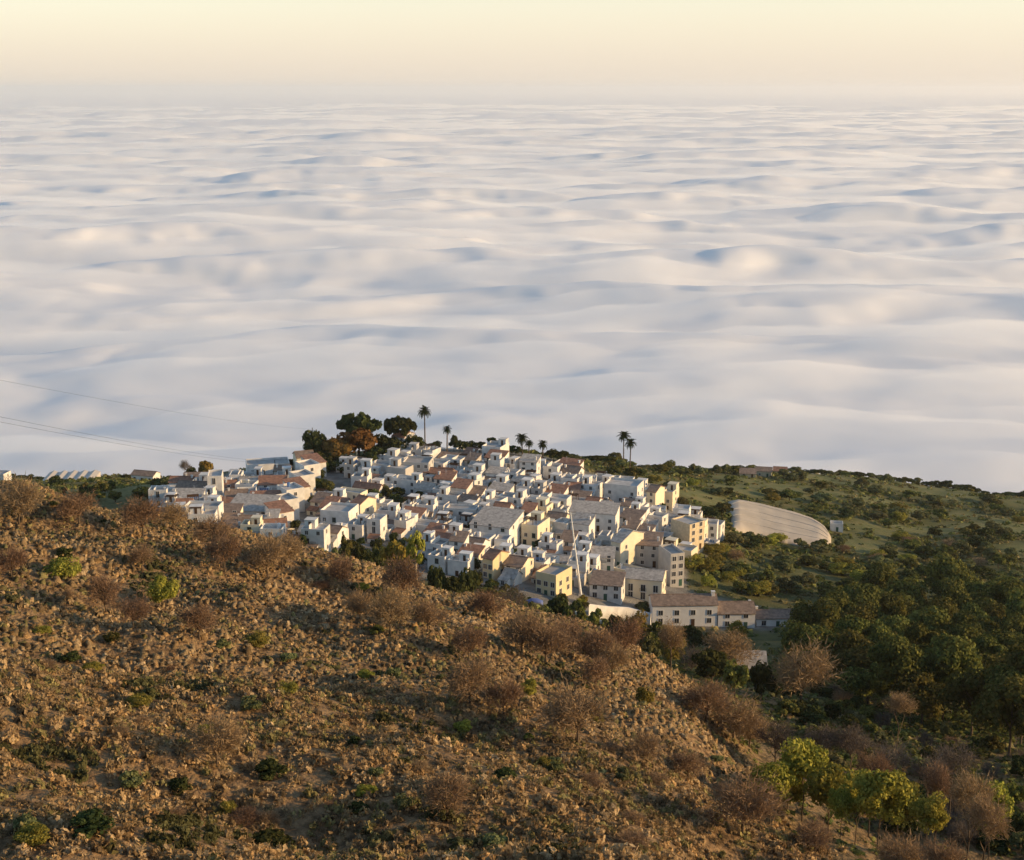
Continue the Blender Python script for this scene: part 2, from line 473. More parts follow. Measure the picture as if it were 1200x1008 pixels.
def plain_material(name, col, rough=0.9, spec=0.2, var=0.12, scale=1.5, bump=0.0):
    m, nt, bs = nodes_of(name)
    tc = nt.nodes.new('ShaderNodeTexCoord'); nz = nt.nodes.new('ShaderNodeTexNoise')
    nz.inputs['Scale'].default_value = scale; nz.inputs['Detail'].default_value = 6
    nt.links.new(tc.outputs['Object'], nz.inputs['Vector'])
    oi = nt.nodes.new('ShaderNodeObjectInfo')
    hs = nt.nodes.new('ShaderNodeHueSaturation'); hs.inputs['Color'].default_value = (*col, 1)
    mr = nt.nodes.new('ShaderNodeMapRange'); mr.inputs['From Min'].default_value = 0.3; mr.inputs['From Max'].default_value = 0.7
    mr.inputs['To Min'].default_value = 1 - var; mr.inputs['To Max'].default_value = 1 + var
    nt.links.new(nz.outputs['Fac'], mr.inputs['Value'])
    m2 = nt.nodes.new('ShaderNodeMapRange'); m2.inputs['To Min'].default_value = 1 - var * 0.7; m2.inputs['To Max'].default_value = 1 + var * 0.5
    nt.links.new(oi.outputs['Random'], m2.inputs['Value'])
    mu = nt.nodes.new('ShaderNodeMath'); mu.operation = 'MULTIPLY'
    nt.links.new(mr.outputs[0], mu.inputs[0]); nt.links.new(m2.outputs[0], mu.inputs[1]); nt.links.new(mu.outputs[0], hs.inputs['Value'])
    nt.links.new(hs.outputs[0], bs.inputs['Base Color'])
    bs.inputs['Roughness'].default_value = rough; bs.inputs['Specular IOR Level'].default_value = spec
    if bump:
        bp = nt.nodes.new('ShaderNodeBump'); bp.inputs['Strength'].default_value = bump; bp.inputs['Distance'].default_value = 0.05
        nt.links.new(nz.outputs['Fac'], bp.inputs['Height']); nt.links.new(bp.outputs[0], bs.inputs['Normal'])
    return m


M = {
    'pine': leaf_material('pine needles', (0.05, 0.064, 0.02), (0.21, 0.195, 0.055)),
    'dark': leaf_material('dark evergreen leaves', (0.03, 0.042, 0.017), (0.09, 0.10, 0.034)),
    'olive': leaf_material('grey green leaves', (0.085, 0.098, 0.042), (0.22, 0.215, 0.09)),
    'lime': leaf_material('yellow green leaves', (0.15, 0.155, 0.03), (0.38, 0.32, 0.07)),
    'orange': leaf_material('orange autumn leaves', (0.14, 0.08, 0.024), (0.27, 0.165, 0.05)),
    'bark': plain_material('bark', (0.11, 0.08, 0.055), var=0.3, scale=3),
    'palebark': plain_material('pale bark', (0.36, 0.30, 0.21), var=0.2, scale=3),
    'twig': leaf_material('bare reddish twigs', (0.17, 0.112, 0.066), (0.34, 0.228, 0.138), 0.2, 0.015),
    'greytwig': leaf_material('bare grey twigs', (0.10, 0.082, 0.07), (0.19, 0.155, 0.125), 0.2, 0.01),
    'dry': leaf_material('dry grass', (0.10, 0.062, 0.03), (0.26, 0.165, 0.08), 0.15, 0.01),
    'frond': leaf_material('palm fronds', (0.022, 0.032, 0.012), (0.05, 0.06, 0.02), 0.2),
}


# ------------------------------------------------------------------ plant meshes
def rand_dirs(n, r, up=-1.0):
    v = r.normal(size=(n * 4 + 60, 3)); v /= np.linalg.norm(v, axis=1)[:, None]
    return v[v[:, 2] > up][:n]


def leaf_quads(P, N, size, r, aspect=1.0):
    """one quad per point, facing N"""
    n = len(P)
    a = r.normal(size=(n, 3)); t = np.cross(N, a); t /= np.linalg.norm(t, axis=1)[:, None] + 1e-9
    b = np.cross(N, t)
    s = (size * r.uniform(0.6, 1.35, n))[:, None]
    V = np.stack([P - t * s - b * s * aspect * .6, P + t * s * .7 - b * s * aspect, P + t * s + b * s * aspect * .7, P - t * s * .6 + b * s * aspect], 1).reshape(-1, 3)
    return V, np.arange(n * 4).reshape(n, 4)


def crown_mesh(name, mat, seed, rx, ry, rz, nclump, leaves, leaf, clump=0.42, dome=False, shape=1.0):
    """unit crown centred at z=0: clumps of leaf quads filling an uneven ellipsoid"""
    r = np.random.default_rng(seed)
    Vs, Ts, Fs, off = [], [], [], 0
    for i in range(nclump):
        d = rand_dirs(1, r, -0.15 if dome else -0.75)[0]
        rad = r.uniform(0.35, 1.0) ** 0.6 * (0.8 + 0.25 * r.uniform())
        c = d * rad * np.array([rx, ry, rz]) * 0.8
        if shape != 1.0:                      # cone-like: narrow the top
            k = 1 - shape * np.clip((c[2] / rz + 0.6) / 1.6, 0, 1); c[:2] *= k
        cr = clump * min(rx, ry, rz * (1.6 if dome else 1.0)) * r.uniform(0.6, 1.25)
        nl = int(leaves * r.uniform(0.7, 1.3))
        dd = rand_dirs(nl, r, -0.55); nl = len(dd)
        P = c + dd * cr * r.uniform(0.72, 1.08, (nl, 1)) * np.array([1, 1, 0.8])
        N = dd + r.normal(size=(nl, 3)) * 0.45; N /= np.linalg.norm(N, axis=1)[:, None]
        V, Fq = leaf_quads(P, N, leaf, r)
        tone = np.clip(r.normal(0.45 + r.normal() * 0.16, 0.22, nl), 0, 1)
        Vs.append(V); Fs.append(Fq + off); off += len(V); Ts.append(np.repeat(tone, 4))
    T_ = np.concatenate(Ts)
    return mesh_np(name, np.concatenate(Vs), np.concatenate(Fs), mat, False, {'tone': np.stack([T_, T_, T_], 1)}, link=False)


def tube(V, Fc, p, q, r0, r1, k=5):
    p = np.array(p, float); q = np.array(q, float); d = q - p; d /= np.linalg.norm(d) + 1e-9
    a = np.cross(d, [0.3, 0.9, 0.2]); a /= np.linalg.norm(a); b = np.cross(d, a); o = len(V)
    for c, rr in ((p, r0), (q, r1)):
        for i in range(k):
            t = 2 * math.pi * i / k; V.append(c + (a * math.cos(t) + b * math.sin(t)) * rr)
    for i in range(k): Fc.append((o + i, o + (i + 1) % k, o + k + (i + 1) % k, o + k + i))


def trunk_mesh(name, mat, seed, h, r0, limbs=5, spread=1.0, z_first=0.55, bend=0.12, top=1.0, rise=0.45):
    """tapered bent trunk with limbs, base at z=-0.4"""
    r = np.random.default_rng(seed); V, Fc = [], []
    pts = [np.array([0, 0, -0.5])]
    for i in range(1, 6):
        t = i / 5; pts.append(np.array([r.normal() * bend * h * t * 0.4, r.normal() * bend * h * t * 0.4, h * t * top]))
    for i in range(5): tube(V, Fc, pts[i], pts[i + 1], r0 * (1 - 0.14 * i), r0 * (1 - 0.14 * (i + 1)), 7)
    for l in range(limbs):
        t = z_first + (1 - z_first) * (l + 0.3) / limbs; k = min(int(t * 5), 4); f = t * 5 - k
        p = pts[k] * (1 - f) + pts[k + 1] * f; a = l * 2.4 + r.uniform(0, 1)
        m_ = p + np.array([math.cos(a) * spread * 0.5, math.sin(a) * spread * 0.5, h * rise * 0.35]) * r.uniform(0.8, 1.2)
        e = m_ + np.array([math.cos(a + .3) * spread * 0.5, math.sin(a + .3) * spread * 0.5, h * rise * 0.3]) * r.uniform(0.7, 1.2)
        tube(V, Fc, p, m_, r0 * 0.45, r0 * 0.3); tube(V, Fc, m_, e, r0 * 0.3, r0 * 0.12)
    return mesh_np(name, V, Fc, mat, True, link=False)


def twig_crown_mesh(name, mat, seed, rx, rz, n, tw, ln):
    """leafless crown: forked boughs carrying sprays of thin twigs"""
    r = np.random.default_rng(seed); tri, tone = [], []
    nb = 26
    ends = []
    for i in range(nb):
        d = rand_dirs(1, r, 0.0)[0]; e = d * np.array([rx, rx, rz]) * r.uniform(0.5, 0.95); e[2] -= rz * 0.25
        ends.append(e)
    base = np.array([0, 0, -rz * 0.8])
    P0, P1, W = [], [], []
    for e in ends:
        mid = base * 0.45 + e * 0.55 + r.normal(size=3) * rx * 0.1
        P0 += [base, mid]; P1 += [mid, e]; W += [tw * 2.2, tw * 1.6]
        for j in range(n // nb):
            f = r.uniform(0.1, 1.15); p = mid * (1 - f) + e * f + r.normal(size=3) * rx * 0.14
            dr = e / (np.linalg.norm(e) + 1e-9) * 0.7 + r.normal(size=3) * 0.6 + np.array([0, 0, 0.35])
            P0.append(p); P1.append(p + dr / np.linalg.norm(dr) * ln * r.uniform(0.5, 1.3)); W.append(tw * r.uniform(0.6, 1.3))
    P0 = np.array(P0); P1 = np.array(P1); W = np.array(W)
    d = P1 - P0; s = np.cross(d, r.normal(size=d.shape)); s /= np.linalg.norm(s, axis=1)[:, None] + 1e-9
    V = np.stack([P0 - s * W[:, None], P0 + s * W[:, None], P1], 1).reshape(-1, 3)
    T_ = np.repeat(np.clip(r.normal(0.5, 0.25, len(P0)), 0, 1), 3)
    return mesh_np(name, V, np.arange(len(V)).reshape(-1, 3), mat, False, {'tone': np.stack([T_] * 3, 1)}, link=False)


def empty(name, loc, rz=0.0, s=(1, 1, 1)):
    o = bpy.data.objects.new(name, None); COL.objects.link(o)
    o.location = loc; o.rotation_euler = (0, 0, rz); o.scale = s; o.empty_display_size = 0.5
    return o


def part(name, me, parent, loc=(0, 0, 0), rot=(0, 0, 0), s=(1, 1, 1)):
    o = bpy.data.objects.new(name, me); COL.objects.link(o); o.parent = parent
    o.location = loc; o.rotation_euler = rot; o.scale = s
    return o


# tree kinds at unit size: crown ~1 radius; trunk 1 high
KIND = {}


def kinds():
    for i in range(4):
        KIND.setdefault('pine', []).append((crown_mesh('crown', M['pine'], 100 + i, 1, 1, 0.8, 22, 300, 0.04, 0.5), trunk_mesh('trunk', M['bark'], 100 + i, 1, 0.045, 6, 0.45)))
        KIND.setdefault('lime', []).append((crown_mesh('crown', M['lime'], 120 + i, 1, 1, 0.95, 36, 130, 0.042, 0.36), trunk_mesh('trunk', M['bark'], 120 + i, 1, 0.035, 5, 0.4)))
        KIND.setdefault('twig', []).append((twig_crown_mesh('crown', M['twig'], 140 + i, 1, 0.85, 2900, 0.0125, 0.24), trunk_mesh('trunk', M['bark'], 140 + i, 1, 0.05, 5, 0.5, 0.4)))
        KIND.setdefault('greytwig', []).append((twig_crown_mesh('crown', M['greytwig'], 160 + i, 1, 0.85, 2400, 0.012, 0.24), trunk_mesh('trunk', M['bark'], 160 + i, 1, 0.05, 5, 0.5, 0.4)))
        KIND.setdefault('olive', []).append((crown_mesh('crown', M['olive'], 180 + i, 1, 1, 0.75, 18, 80, 0.08, 0.42), trunk_mesh('trunk', M['bark'], 180 + i, 1, 0.06, 4, 0.4)))
        KIND.setdefault('green', []).append((crown_mesh('crown', M['pine'], 200 + i, 1, 1, 0.8, 18, 80, 0.08, 0.42), trunk_mesh('trunk', M['bark'], 200 + i, 1, 0.06, 4, 0.4)))
        KIND.setdefault('dark', []).append((crown_mesh('crown', M['dark'], 220 + i, 1, 1, 0.85, 22, 80, 0.075, 0.4), trunk_mesh('trunk', M['bark'], 220 + i, 1, 0.06, 4, 0.4)))
        KIND.setdefault('orange', []).append((crown_mesh('crown', M['orange'], 240 + i, 1, 1, 0.8, 22, 80, 0.075, 0.4), trunk_mesh('trunk', M['bark'], 240 + i, 1, 0.06, 5, 0.4)))
    for i in range(2):
        KIND.setdefault('umbrella', []).append((crown_mesh('crown', M['dark'], 260 + i, 1, 1, 0.34, 30, 80, 0.075, 0.26, dome=True), trunk_mesh('trunk', M['bark'], 260 + i, 1, 0.04, 8, 0.6, 0.5, 0.06, 0.8, 0.5)))
        KIND.setdefault('gum', []).append((crown_mesh('crown', M['lime'], 280 + i, 1, 1, 0.8, 20, 60, 0.08, 0.36), trunk_mesh('trunk', M['palebark'], 280 + i, 1, 0.045, 5, 0.16, 0.6, 0.02)))


kinds()
TREE_N = [0]


def tree(kind, name, desc, cat, group, p, h, rad, crown_frac=0.75, squash=None, lm=None, label=None):
    """a tree standing at ground point p: height h, crown radius rad"""
    cm, tm = KIND[kind][TREE_N[0] % len(KIND[kind])]; TREE_N[0] += 1
    r = random.Random(TREE_N[0])
    root = empty(name, p, r.uniform(0, 6.28))
    ch = h * crown_frac                                  # crown height
    base_rz = {'umbrella': 0.34, 'pine': 0.8, 'lime': .95, 'olive': .75, 'green': .8, 'dark': .85, 'orange': .8}.get(kind, 0.85)
    zs = (ch / 2) / base_rz if squash is None else squash
    if kind in ('twig', 'greytwig', 'lime', 'pine'):
        zs = min(zs, rad * 1.12); ch = zs * 2 * base_rz
    c = part('crown', cm, root, (0, 0, h - ch / 2 - (0.14 * h if crown_frac > 0.93 else 0)), (0, 0, 0), (rad, rad * r.uniform(0.85, 1.1), zs))
    t = part('trunk', tm, root, (0, 0, 0), (0, 0, r.uniform(0, 6)), (rad * 0.9 if kind != 'gum' else h * 0.7,) * 2 + (h * (1 - crown_frac * 0.45),))
    enrol(root, desc, cat, group, (p[0], p[1], p[2] + h * 0.6))
    if label: root['label'] = label
    if lm: landmark(lm, *project((p[0], p[1], p[2] + h * 0.6)))
    return root


def tree_px(kind, name, desc, cat, group, px, py_top, d, w_px, crown_frac=0.75, lm=None, label=None, squash=None):
    """the same, sized from what the photograph shows: crown top row and crown width"""
    g = at(px, d)
    az = math.atan2(g.x, g.y); v = (504 - py_top) / F
    zt = d * math.cos(az) * (-SP + v * CP) / (CP + v * SP)
    h = max(zt - g.z, 1.0); slant = math.sqrt(d * d + g.z * g.z)
    return tree(kind, name, desc, cat, group, g, h, w_px / 2 * slant / F * 0.95, crown_frac, squash, lm, label)


def tree_base(kind, name, desc, cat, group, px, py_top, py_base, w_px, d_else, crown_frac=0.8):
    """sized from crown top, foot row and crown width in the photograph (falls back to distance d_else)"""
    g = hit(px, py_base, 50, 215)
    d = math.hypot(g.x, g.y) if g is not None else d_else
    return tree_px(kind, name, desc, cat, group, px, py_top, d, w_px, crown_frac)


# palms ------------------------------------------------------------
def frond_mesh(seed):
    r = np.random.default_rng(seed); V, Fc = [], []
    n = 9
    pts = []
    for i in range(n):
        t = i / (n - 1); pts.append(np.array([t * 2.2, 0, 0.75 * math.sin(t * 2.5) - 0.9 * t * t]))
    for i in range(n - 1):
        a, b = pts[i], pts[i + 1]; o = len(V)
        V += [a + [0, -0.03, 0], a + [0, 0.03, 0], b + [0, 0.03, 0], b + [0, -0.03, 0]]; Fc.append((o, o + 1, o + 2, o + 3))
        for sgn in (-1, 1):
            for k in range(2):
                q = a + (b - a) * (k / 2); l = 0.55 * math.sin(math.pi * min(1, 0.12 + (i + k / 2) / n)) + 0.08; o = len(V)
                V += [q, q + [0.14, 0, 0], q + [0.25 + r.uniform(0, .1), sgn * l, -0.22 - r.uniform(0, .15)], q + [0.2, sgn * l * 0.9, -0.2]]; Fc.append((o, o + 1, o + 2, o + 3))
    T_ = np.full(len(V), r.uniform(0.2, 0.8))
    return mesh_np('frond', V, Fc, M['frond'], False, {'tone': np.stack([T_] * 3, 1)}, link=False)


FROND = [frond_mesh(i) for i in range(3)]


def palm_trunk(h):
    V, Fc = [], []
    n = 10
    for i in range(n):
        z0, z1 = -0.5 + (h + .5) * i / n, -0.5 + (h + .5) * (i + 1) / n; b = 0.25 * math.sin(i / n * 1.5); b1 = 0.25 * math.sin((i + 1) / n * 1.5)
        tube(V, Fc, (b, 0, z0), (b1, 0, z1), 0.30 - 0.008 * i, 0.26 - 0.008 * i, 8)
    return mesh_np('trunk', V, Fc, M['bark'], False, link=False)


def palm(px, py_top, d, label, size=1.0, lm=None):
    g = at(px, d); az = math.atan2(g.x, g.y); v = (504 - py_top) / F
    h = d * math.cos(az) * (-SP + v * CP) / (CP + v * SP) - g.z - 0.8 * size
    root = empty('palm_tree', g, random.uniform(0, 6))
    part('trunk', palm_trunk(h), root)
    r = random.Random(int(px))
    for i in range(30):
        t = i / 30
        part('frond', FROND[i % 3], root, (0.25, 0, h), (0, R(-62 + 118 * t + r.uniform(-8, 8)), i * 2.399), (size * r.uniform(0.85, 1.1),) * 3)
    enrol(root, 'palm', 'palm tree', 'palms standing on the village skyline', (g.x, g.y, g.z + h)); root['label'] = label
    if lm: landmark(lm, px, py_top + 8)


# ------------------------------------------------------------------ hillside tufts: one mass of dry scrub
def scatter_mass(name, label, pts, scl, tint, variants, mat, kind='stuff'):
    Vs, Fs, Ts, off = [], [], [], 0
    vi = rng.integers(0, len(variants), len(pts))
    for k, (V, Fc, tn) in enumerate(variants):
        idx = np.nonzero(vi == k)[0]
        if len(idx) == 0: continue
        a = rng.uniform(0, 2 * math.pi, len(idx)); c, s = np.cos(a), np.sin(a)
        X = (V[None, :, 0] * c[:, None] - V[None, :, 1] * s[:, None]) * scl[idx, 0][:, None] + pts[idx, 0][:, None]
        Y = (V[None, :, 0] * s[:, None] + V[None, :, 1] * c[:, None]) * scl[idx, 0][:, None] + pts[idx, 1][:, None]
        Z = V[None, :, 2] * scl[idx, 1][:, None] + pts[idx, 2][:, None]
        P = np.stack([X, Y, Z], 2).reshape(-1, 3)
        f = (Fc[None] + (np.arange(len(idx)) * len(V))[:, None, None] + off).reshape(-1, Fc.shape[1])
        t = np.clip(tint[idx][:, None, :] * (0.75 + 0.5 * tn[None, :, None]), 0, 1).reshape(-1, 3)
        Vs.append(P); Fs.append(f); Ts.append(t); off += len(P)
    o = mesh_np(name, np.concatenate(Vs), np.concatenate(Fs), mat, False, {'tint': np.concatenate(Ts)})
    tag(o, label, None, None, kind)
    return o


def tuft_variant(seed, n_leaf, n_blade, size):
    r = np.random.default_rng(seed)
    dd = rand_dirs(n_leaf, r, 0.02); nl = len(dd)
    P = dd * r.uniform(0.75, 1.05, (nl, 1)) * np.array([1, 1, 0.9]); N = dd + r.normal(size=(nl, 3)) * 0.4; N /= np.linalg.norm(N, axis=1)[:, None]
    V, Fq = leaf_quads(P, N, size, r)
    T_ = np.repeat(np.clip(r.normal(0.5, 0.25, nl), 0, 1), 4)
    Vb, Fb, Tb = blades(r, n_blade)
    return np.concatenate([V, Vb]), np.concatenate([Fq, Fb + len(V)]), np.concatenate([T_, Tb])


def blades(r, n):
    db = rand_dirs(n, r, 0.15); nb = len(db)
    s = np.cross(db, r.normal(size=(nb, 3))); s /= np.linalg.norm(s, axis=1)[:, None]
    p0 = db * 0.6; p1 = db * r.uniform(0.9, 1.22, (nb, 1))
    V = np.stack([p0 - s * .045, p0 + s * .045, p1 + s * 0.03, p1 - s * 0.03], 1).reshape(-1, 3)
    return V, np.arange(nb * 4).reshape(nb, 4), np.repeat(np.clip(r.normal(0.6, 0.25, nb), 0, 1), 4)


def hummock_variant(seed, k, rows, n_blade, n_leaf=0):
    """an uneven solid mound of packed stems with loose blades round it"""
    r = np.random.default_rng(seed); V, Fq = [], []
    for j in range(rows + 1):
        ph = j / rows * math.pi / 2
        for i in range(k):
            th = 2 * math.pi * (i + 0.5 * (j % 2)) / k; q = r.uniform(0.5, 1.25) if j < rows else 0.6
            rr = max(math.cos(ph), 0.12) * q; V.append((rr * math.cos(th), rr * math.sin(th), math.sin(ph) * q * 0.95 - (0.15 if j == 0 else 0)))
    for j in range(rows):
        for i in range(k): Fq.append((j * k + i, j * k + (i + 1) % k, (j + 1) * k + (i + 1) % k, (j + 1) * k + i))
    V = np.array(V) * (0.78 if n_leaf else 1.0); T_ = np.clip(r.normal(0.3, 0.2, len(V)), 0, 1)
    Vb, Fb, Tb = blades(r, n_blade); Fq = np.array(Fq)
    if n_leaf:                                              # small loose sprays hiding the core
        dd = rand_dirs(n_leaf, r, 0.0); P = dd * r.uniform(0.7, 1.05, (len(dd), 1)); N = dd + r.normal(size=(len(dd), 3)) * 0.6; N /= np.linalg.norm(N, axis=1)[:, None]
        Vl, Fl = leaf_quads(P, N, 0.19, r, 1.5); Fq = np.concatenate([Fq, Fl + len(V)]); V = np.concatenate([V, Vl]); T_ = np.concatenate([T_, np.repeat(np.clip(r.normal(0.55, 0.3, len(dd)), 0, 1), 4)])
    return np.concatenate([V, Vb]), np.concatenate([Fq, Fb + len(V)]), np.concatenate([T_, Tb])


def tint_material(name, transl=0.15):
    m = bpy.data.materials.new(name); m.use_nodes = True; nt = m.node_tree; nt.nodes.clear()
    out = nt.nodes.new('ShaderNodeOutputMaterial'); mx = nt.nodes.new('ShaderNodeMixShader'); mx.inputs[0].default_value = transl
    df = nt.nodes.new('ShaderNodeBsdfDiffuse'); tr = nt.nodes.new('ShaderNodeBsdfTranslucent')
    a = nt.nodes.new('ShaderNodeAttribute'); a.attribute_name = 'tint'
    g = nt.nodes.new('ShaderNodeNewGeometry'); mp = nt.nodes.new('ShaderNodeMapping'); mp.inputs['Scale'].default_value = (1, 1, 0.35)
    nz = nt.nodes.new('ShaderNodeTexNoise'); nz.inputs['Scale'].default_value = 9.0; nz.inputs['Detail'].default_value = 5.0; nz.inputs['Roughness'].default_value = 0.75
    nt.links.new(g.outputs['Position'], mp.inputs[0]); nt.links.new(mp.outputs[0], nz.inputs['Vector'])
    mr = nt.nodes.new('ShaderNodeMapRange'); mr.inputs['From Min'].default_value = 0.34; mr.inputs['From Max'].default_value = 0.66; mr.inputs['To Min'].default_value = 0.6; mr.inputs['To Max'].default_value = 1.75
    nt.links.new(nz.outputs['Fac'], mr.inputs['Value'])
    hs = nt.nodes.new('ShaderNodeHueSaturation'); nt.links.new(a.outputs['Color'], hs.inputs['Color']); nt.links.new(mr.outputs[0], hs.inputs['Value'])
    bp = nt.nodes.new('ShaderNodeBump'); bp.inputs['Strength'].default_value = 1.0; bp.inputs['Distance'].default_value = 0.12
    nt.links.new(nz.outputs['Fac'], bp.inputs['Height']); nt.links.new(bp.outputs[0], df.inputs['Normal'])
    nt.links.new(hs.outputs[0], df.inputs[0]); nt.links.new(hs.outputs[0], tr.inputs[0])
    nt.links.new(df.outputs[0], mx.inputs[1]); nt.links.new(tr.outputs[0], mx.inputs[2]); nt.links.new(mx.outputs[0], out.inputs[0])
    return m


def polar_points(n, az0, az1, d0, d1):
    a = rng.uniform(az0, az1, n); d = np.sqrt(rng.uniform(d0 * d0, d1 * d1, n))
    return d * np.sin(a), d * np.cos(a)


def build_scrub():
    mt = tint_material('dry scrub')
    x, y = polar_points(105000, R(-24), R(22), 50, 255)
    hm = hill_mask(x, y)
    dens = 0.55 + 0.45 * fbm(x / 9, y / 8, 3, 61)
    keep = (rng.uniform(size=len(x)) < hm * np.clip(dens + 0.3, 0.45, 0.95))
    x, y = x[keep], y[keep]; n = len(x)
    pal = np.array([(0.36, 0.255, 0.135), (0.27, 0.188, 0.10), (0.40, 0.295, 0.17), (0.17, 0.122, 0.07), (0.22, 0.19, 0.08), (0.34, 0.22, 0.105)])
    patch = pnoise(x / 14, y / 12, 71) + rng.normal(0, 0.45, n)
    ci = np.clip(((patch + 1) / 2 * 6), 0, 5).astype(int)
    order = np.array([3, 4, 1, 0, 5, 2])
    tint = pal[order[ci]] * rng.uniform(0.65, 1.3, (n, 1))
    olive = pnoise(x / 11, y / 7, 75) + 0.5 * pnoise(x / 4, y / 3, 76) > 0.62
    tint[olive] = np.array([0.085, 0.082, 0.036]) * rng.uniform(0.6, 1.5, (int(olive.sum()), 1))
    s = (0.22 + 0.34 * rng.uniform(size=n) ** 1.9) * (1 + 0.45 * pnoise(x / 6, y / 6, 72))
    s = np.minimum(s, 0.52)
    pts = np.stack([x, y, ground(x, y) - 0.05], 1); sc = np.stack([s, s * rng.uniform(0.8, 1.5, n)], 1)
    near = np.hypot(x, y) < 112
    scatter_mass('dry_scrub', 'dense brown tufts of dry scrub covering the near hillside', pts[near], sc[near], tint[near], [hummock_variant(300 + i, 5, 2, 9, 18) for i in range(9)] + [tuft_variant(340 + i, 10, 16, 0.22) for i in range(4)], mt)
    scatter_mass('dry_scrub', 'brown tufts of dry scrub on the upper hillside', pts[~near], sc[~near], tint[~near], [hummock_variant(310 + i, 5, 2, 1) for i in range(9)] + [tuft_variant(350 + i, 6, 4, 0.33) for i in range(4)], mt)
    # green and brown low growth over the valley and the far ridge
    mg = tint_material('valley undergrowth', 0.2)
    x, y = polar_points(46000, R(-26), R(26), 90, 930)
    d = np.hypot(x, y); z = ground(x, y)
    px, py = project((x, y, z))
    x2, y2 = polar_points(15000, R(0), R(25), 72, 300); x = np.concatenate([x, x2]); y = np.concatenate([y, y2])
    d = np.hypot(x, y); z = ground(x, y); px, py = project((x, y, z))
    keep = (hill_mask(x, y) < 0.5) & ~(in_poly(px, py) & (d > 345) & (d < 560)) & ((px > 560) | (d > 560) | (d < 340)) & (rng.uniform(size=len(x)) < np.clip(0.6 + 0.6 * fbm(x / 45, y / 35, 3, 81), 0.08, 1))
    openf = (pnoise(x / 55, y / 40, 31) * 2 + np.clip((d - 560) / 120, -0.5, 0.6) > 0.45) & (d > 400)      # grazed open patches stay bare
    keep &= ~(openf & (rng.uniform(size=len(x)) < 0.8))
    x, y, z, d = x[keep], y[keep], z[keep], d[keep]; n = len(x)
    pal = np.array([(0.07, 0.09, 0.03), (0.11, 0.125, 0.04), (0.16, 0.165, 0.055), (0.19, 0.165, 0.075), (0.13, 0.13, 0.058)])
    tint = pal[np.clip(((pnoise(x / 30, y / 26, 83) + rng.normal(0, .5, n) + 1) / 2 * 5), 0, 4).astype(int)] * rng.uniform(0.75, 1.3, (n, 1))
    s = rng.uniform(0.5, 1.3, n) * np.clip(d / 300, 0.45, 1.5)
    var = [tuft_variant(330 + i, 9, 1, 0.4) for i in range(8)]
    scatter_mass('undergrowth', 'low green and brown undergrowth over the valley slopes', np.stack([x, y, z - 0.1], 1), np.stack([s, s * rng.uniform(0.6, 1.0, n)], 1), tint, var, mg)


build_scrub()

# ------------------------------------------------------------------ village materials
def roof_tile_material(name, col):
    m, nt, bs = nodes_of(name)
    tc = nt.nodes.new('ShaderNodeTexCoord'); wv = nt.nodes.new('ShaderNodeTexWave'); wv.bands_direction = 'X'
    wv.inputs['Scale'].default_value = 1.4; wv.inputs['Distortion'].default_value = 0.4
    nz = nt.nodes.new('ShaderNodeTexNoise'); nz.inputs['Scale'].default_value = 1.1; nz.inputs['Detail'].default_value = 7
    nt.links.new(tc.outputs['Object'], wv.inputs[0]); nt.links.new(tc.outputs['Object'], nz.inputs['Vector'])
    r = nt.nodes.new('ShaderNodeValToRGB'); nt.links.new(nz.outputs['Fac'], r.inputs[0])
    r.color_ramp.elements[0].position = 0.3; r.color_ramp.elements[0].color = (*[c * 0.6 for c in col], 1)
    r.color_ramp.elements[1].position = 0.7; r.color_ramp.elements[1].color = (*[min(c * 1.25, 1) for c in col], 1)
    nt.links.new(r.outputs[0], bs.inputs['Base Color'])
    bp = nt.nodes.new('ShaderNodeBump'); bp.inputs['Strength'].default_value = 0.7; bp.inputs['Distance'].default_value = 0.06
    nt.links.new(wv.outputs['Fac'], bp.inputs['Height']); nt.links.new(bp.outputs[0], bs.inputs['Normal'])
    bs.inputs['Roughness'].default_value = 0.9
    return m


M.update({
    'white': plain_material('white limewash', (0.70, 0.68, 0.645), var=0.16, scale=0.5),
    'freshwhite': plain_material('white limewash lightened for sky light', (0.82, 0.81, 0.79), var=0.06, scale=0.5),  # front row only: paler wall colour stands in for missing sky light
    'cream': plain_material('cream render', (0.74, 0.66, 0.50), var=0.08, scale=0.5),
    'yellow': plain_material('yellow render', (0.72, 0.60, 0.37), var=0.08, scale=0.5),
    'stone': plain_material('pale stone', (0.60, 0.50, 0.34), var=0.15, scale=1.2),
    'greywall': plain_material('grey cement render', (0.50, 0.48, 0.45), var=0.12, scale=0.6),
    'terrace': plain_material('pale terrace paint', (0.46, 0.445, 0.425), var=0.2, scale=0.5),
    'terrace2': plain_material('grey terrace tiles', (0.33, 0.31, 0.29), var=0.2, scale=0.5),
    'redtile': roof_tile_material('terracotta tiles', (0.31, 0.165, 0.11)),
    'browntile': roof_tile_material('weathered brown tiles', (0.25, 0.185, 0.145)),
    'greytile': roof_tile_material('pale grey roofing', (0.42, 0.395, 0.365)),
    'glass': None, 'woodframe': plain_material('dark wood', (0.09, 0.05, 0.03), var=0.2), 'shutter': plain_material('green shutter', (0.05, 0.11, 0.08), var=0.1),
    'frame': plain_material('window frame paint', (0.62, 0.60, 0.57), var=0.05), 'iron': plain_material('black iron', (0.03, 0.03, 0.03), 0.6, 0.4),
    'steel': plain_material('galvanised steel', (0.55, 0.55, 0.55), 0.5, 0.5, 0.05), 'tank': plain_material('blue plastic', (0.10, 0.20, 0.42), 0.5, 0.4, 0.05),
    'mastwhite': plain_material('white painted steel', (0.80, 0.80, 0.78), 0.5, 0.4, 0.04),
})
_g, _nt, _b = nodes_of('window glass'); M['glass'] = _g
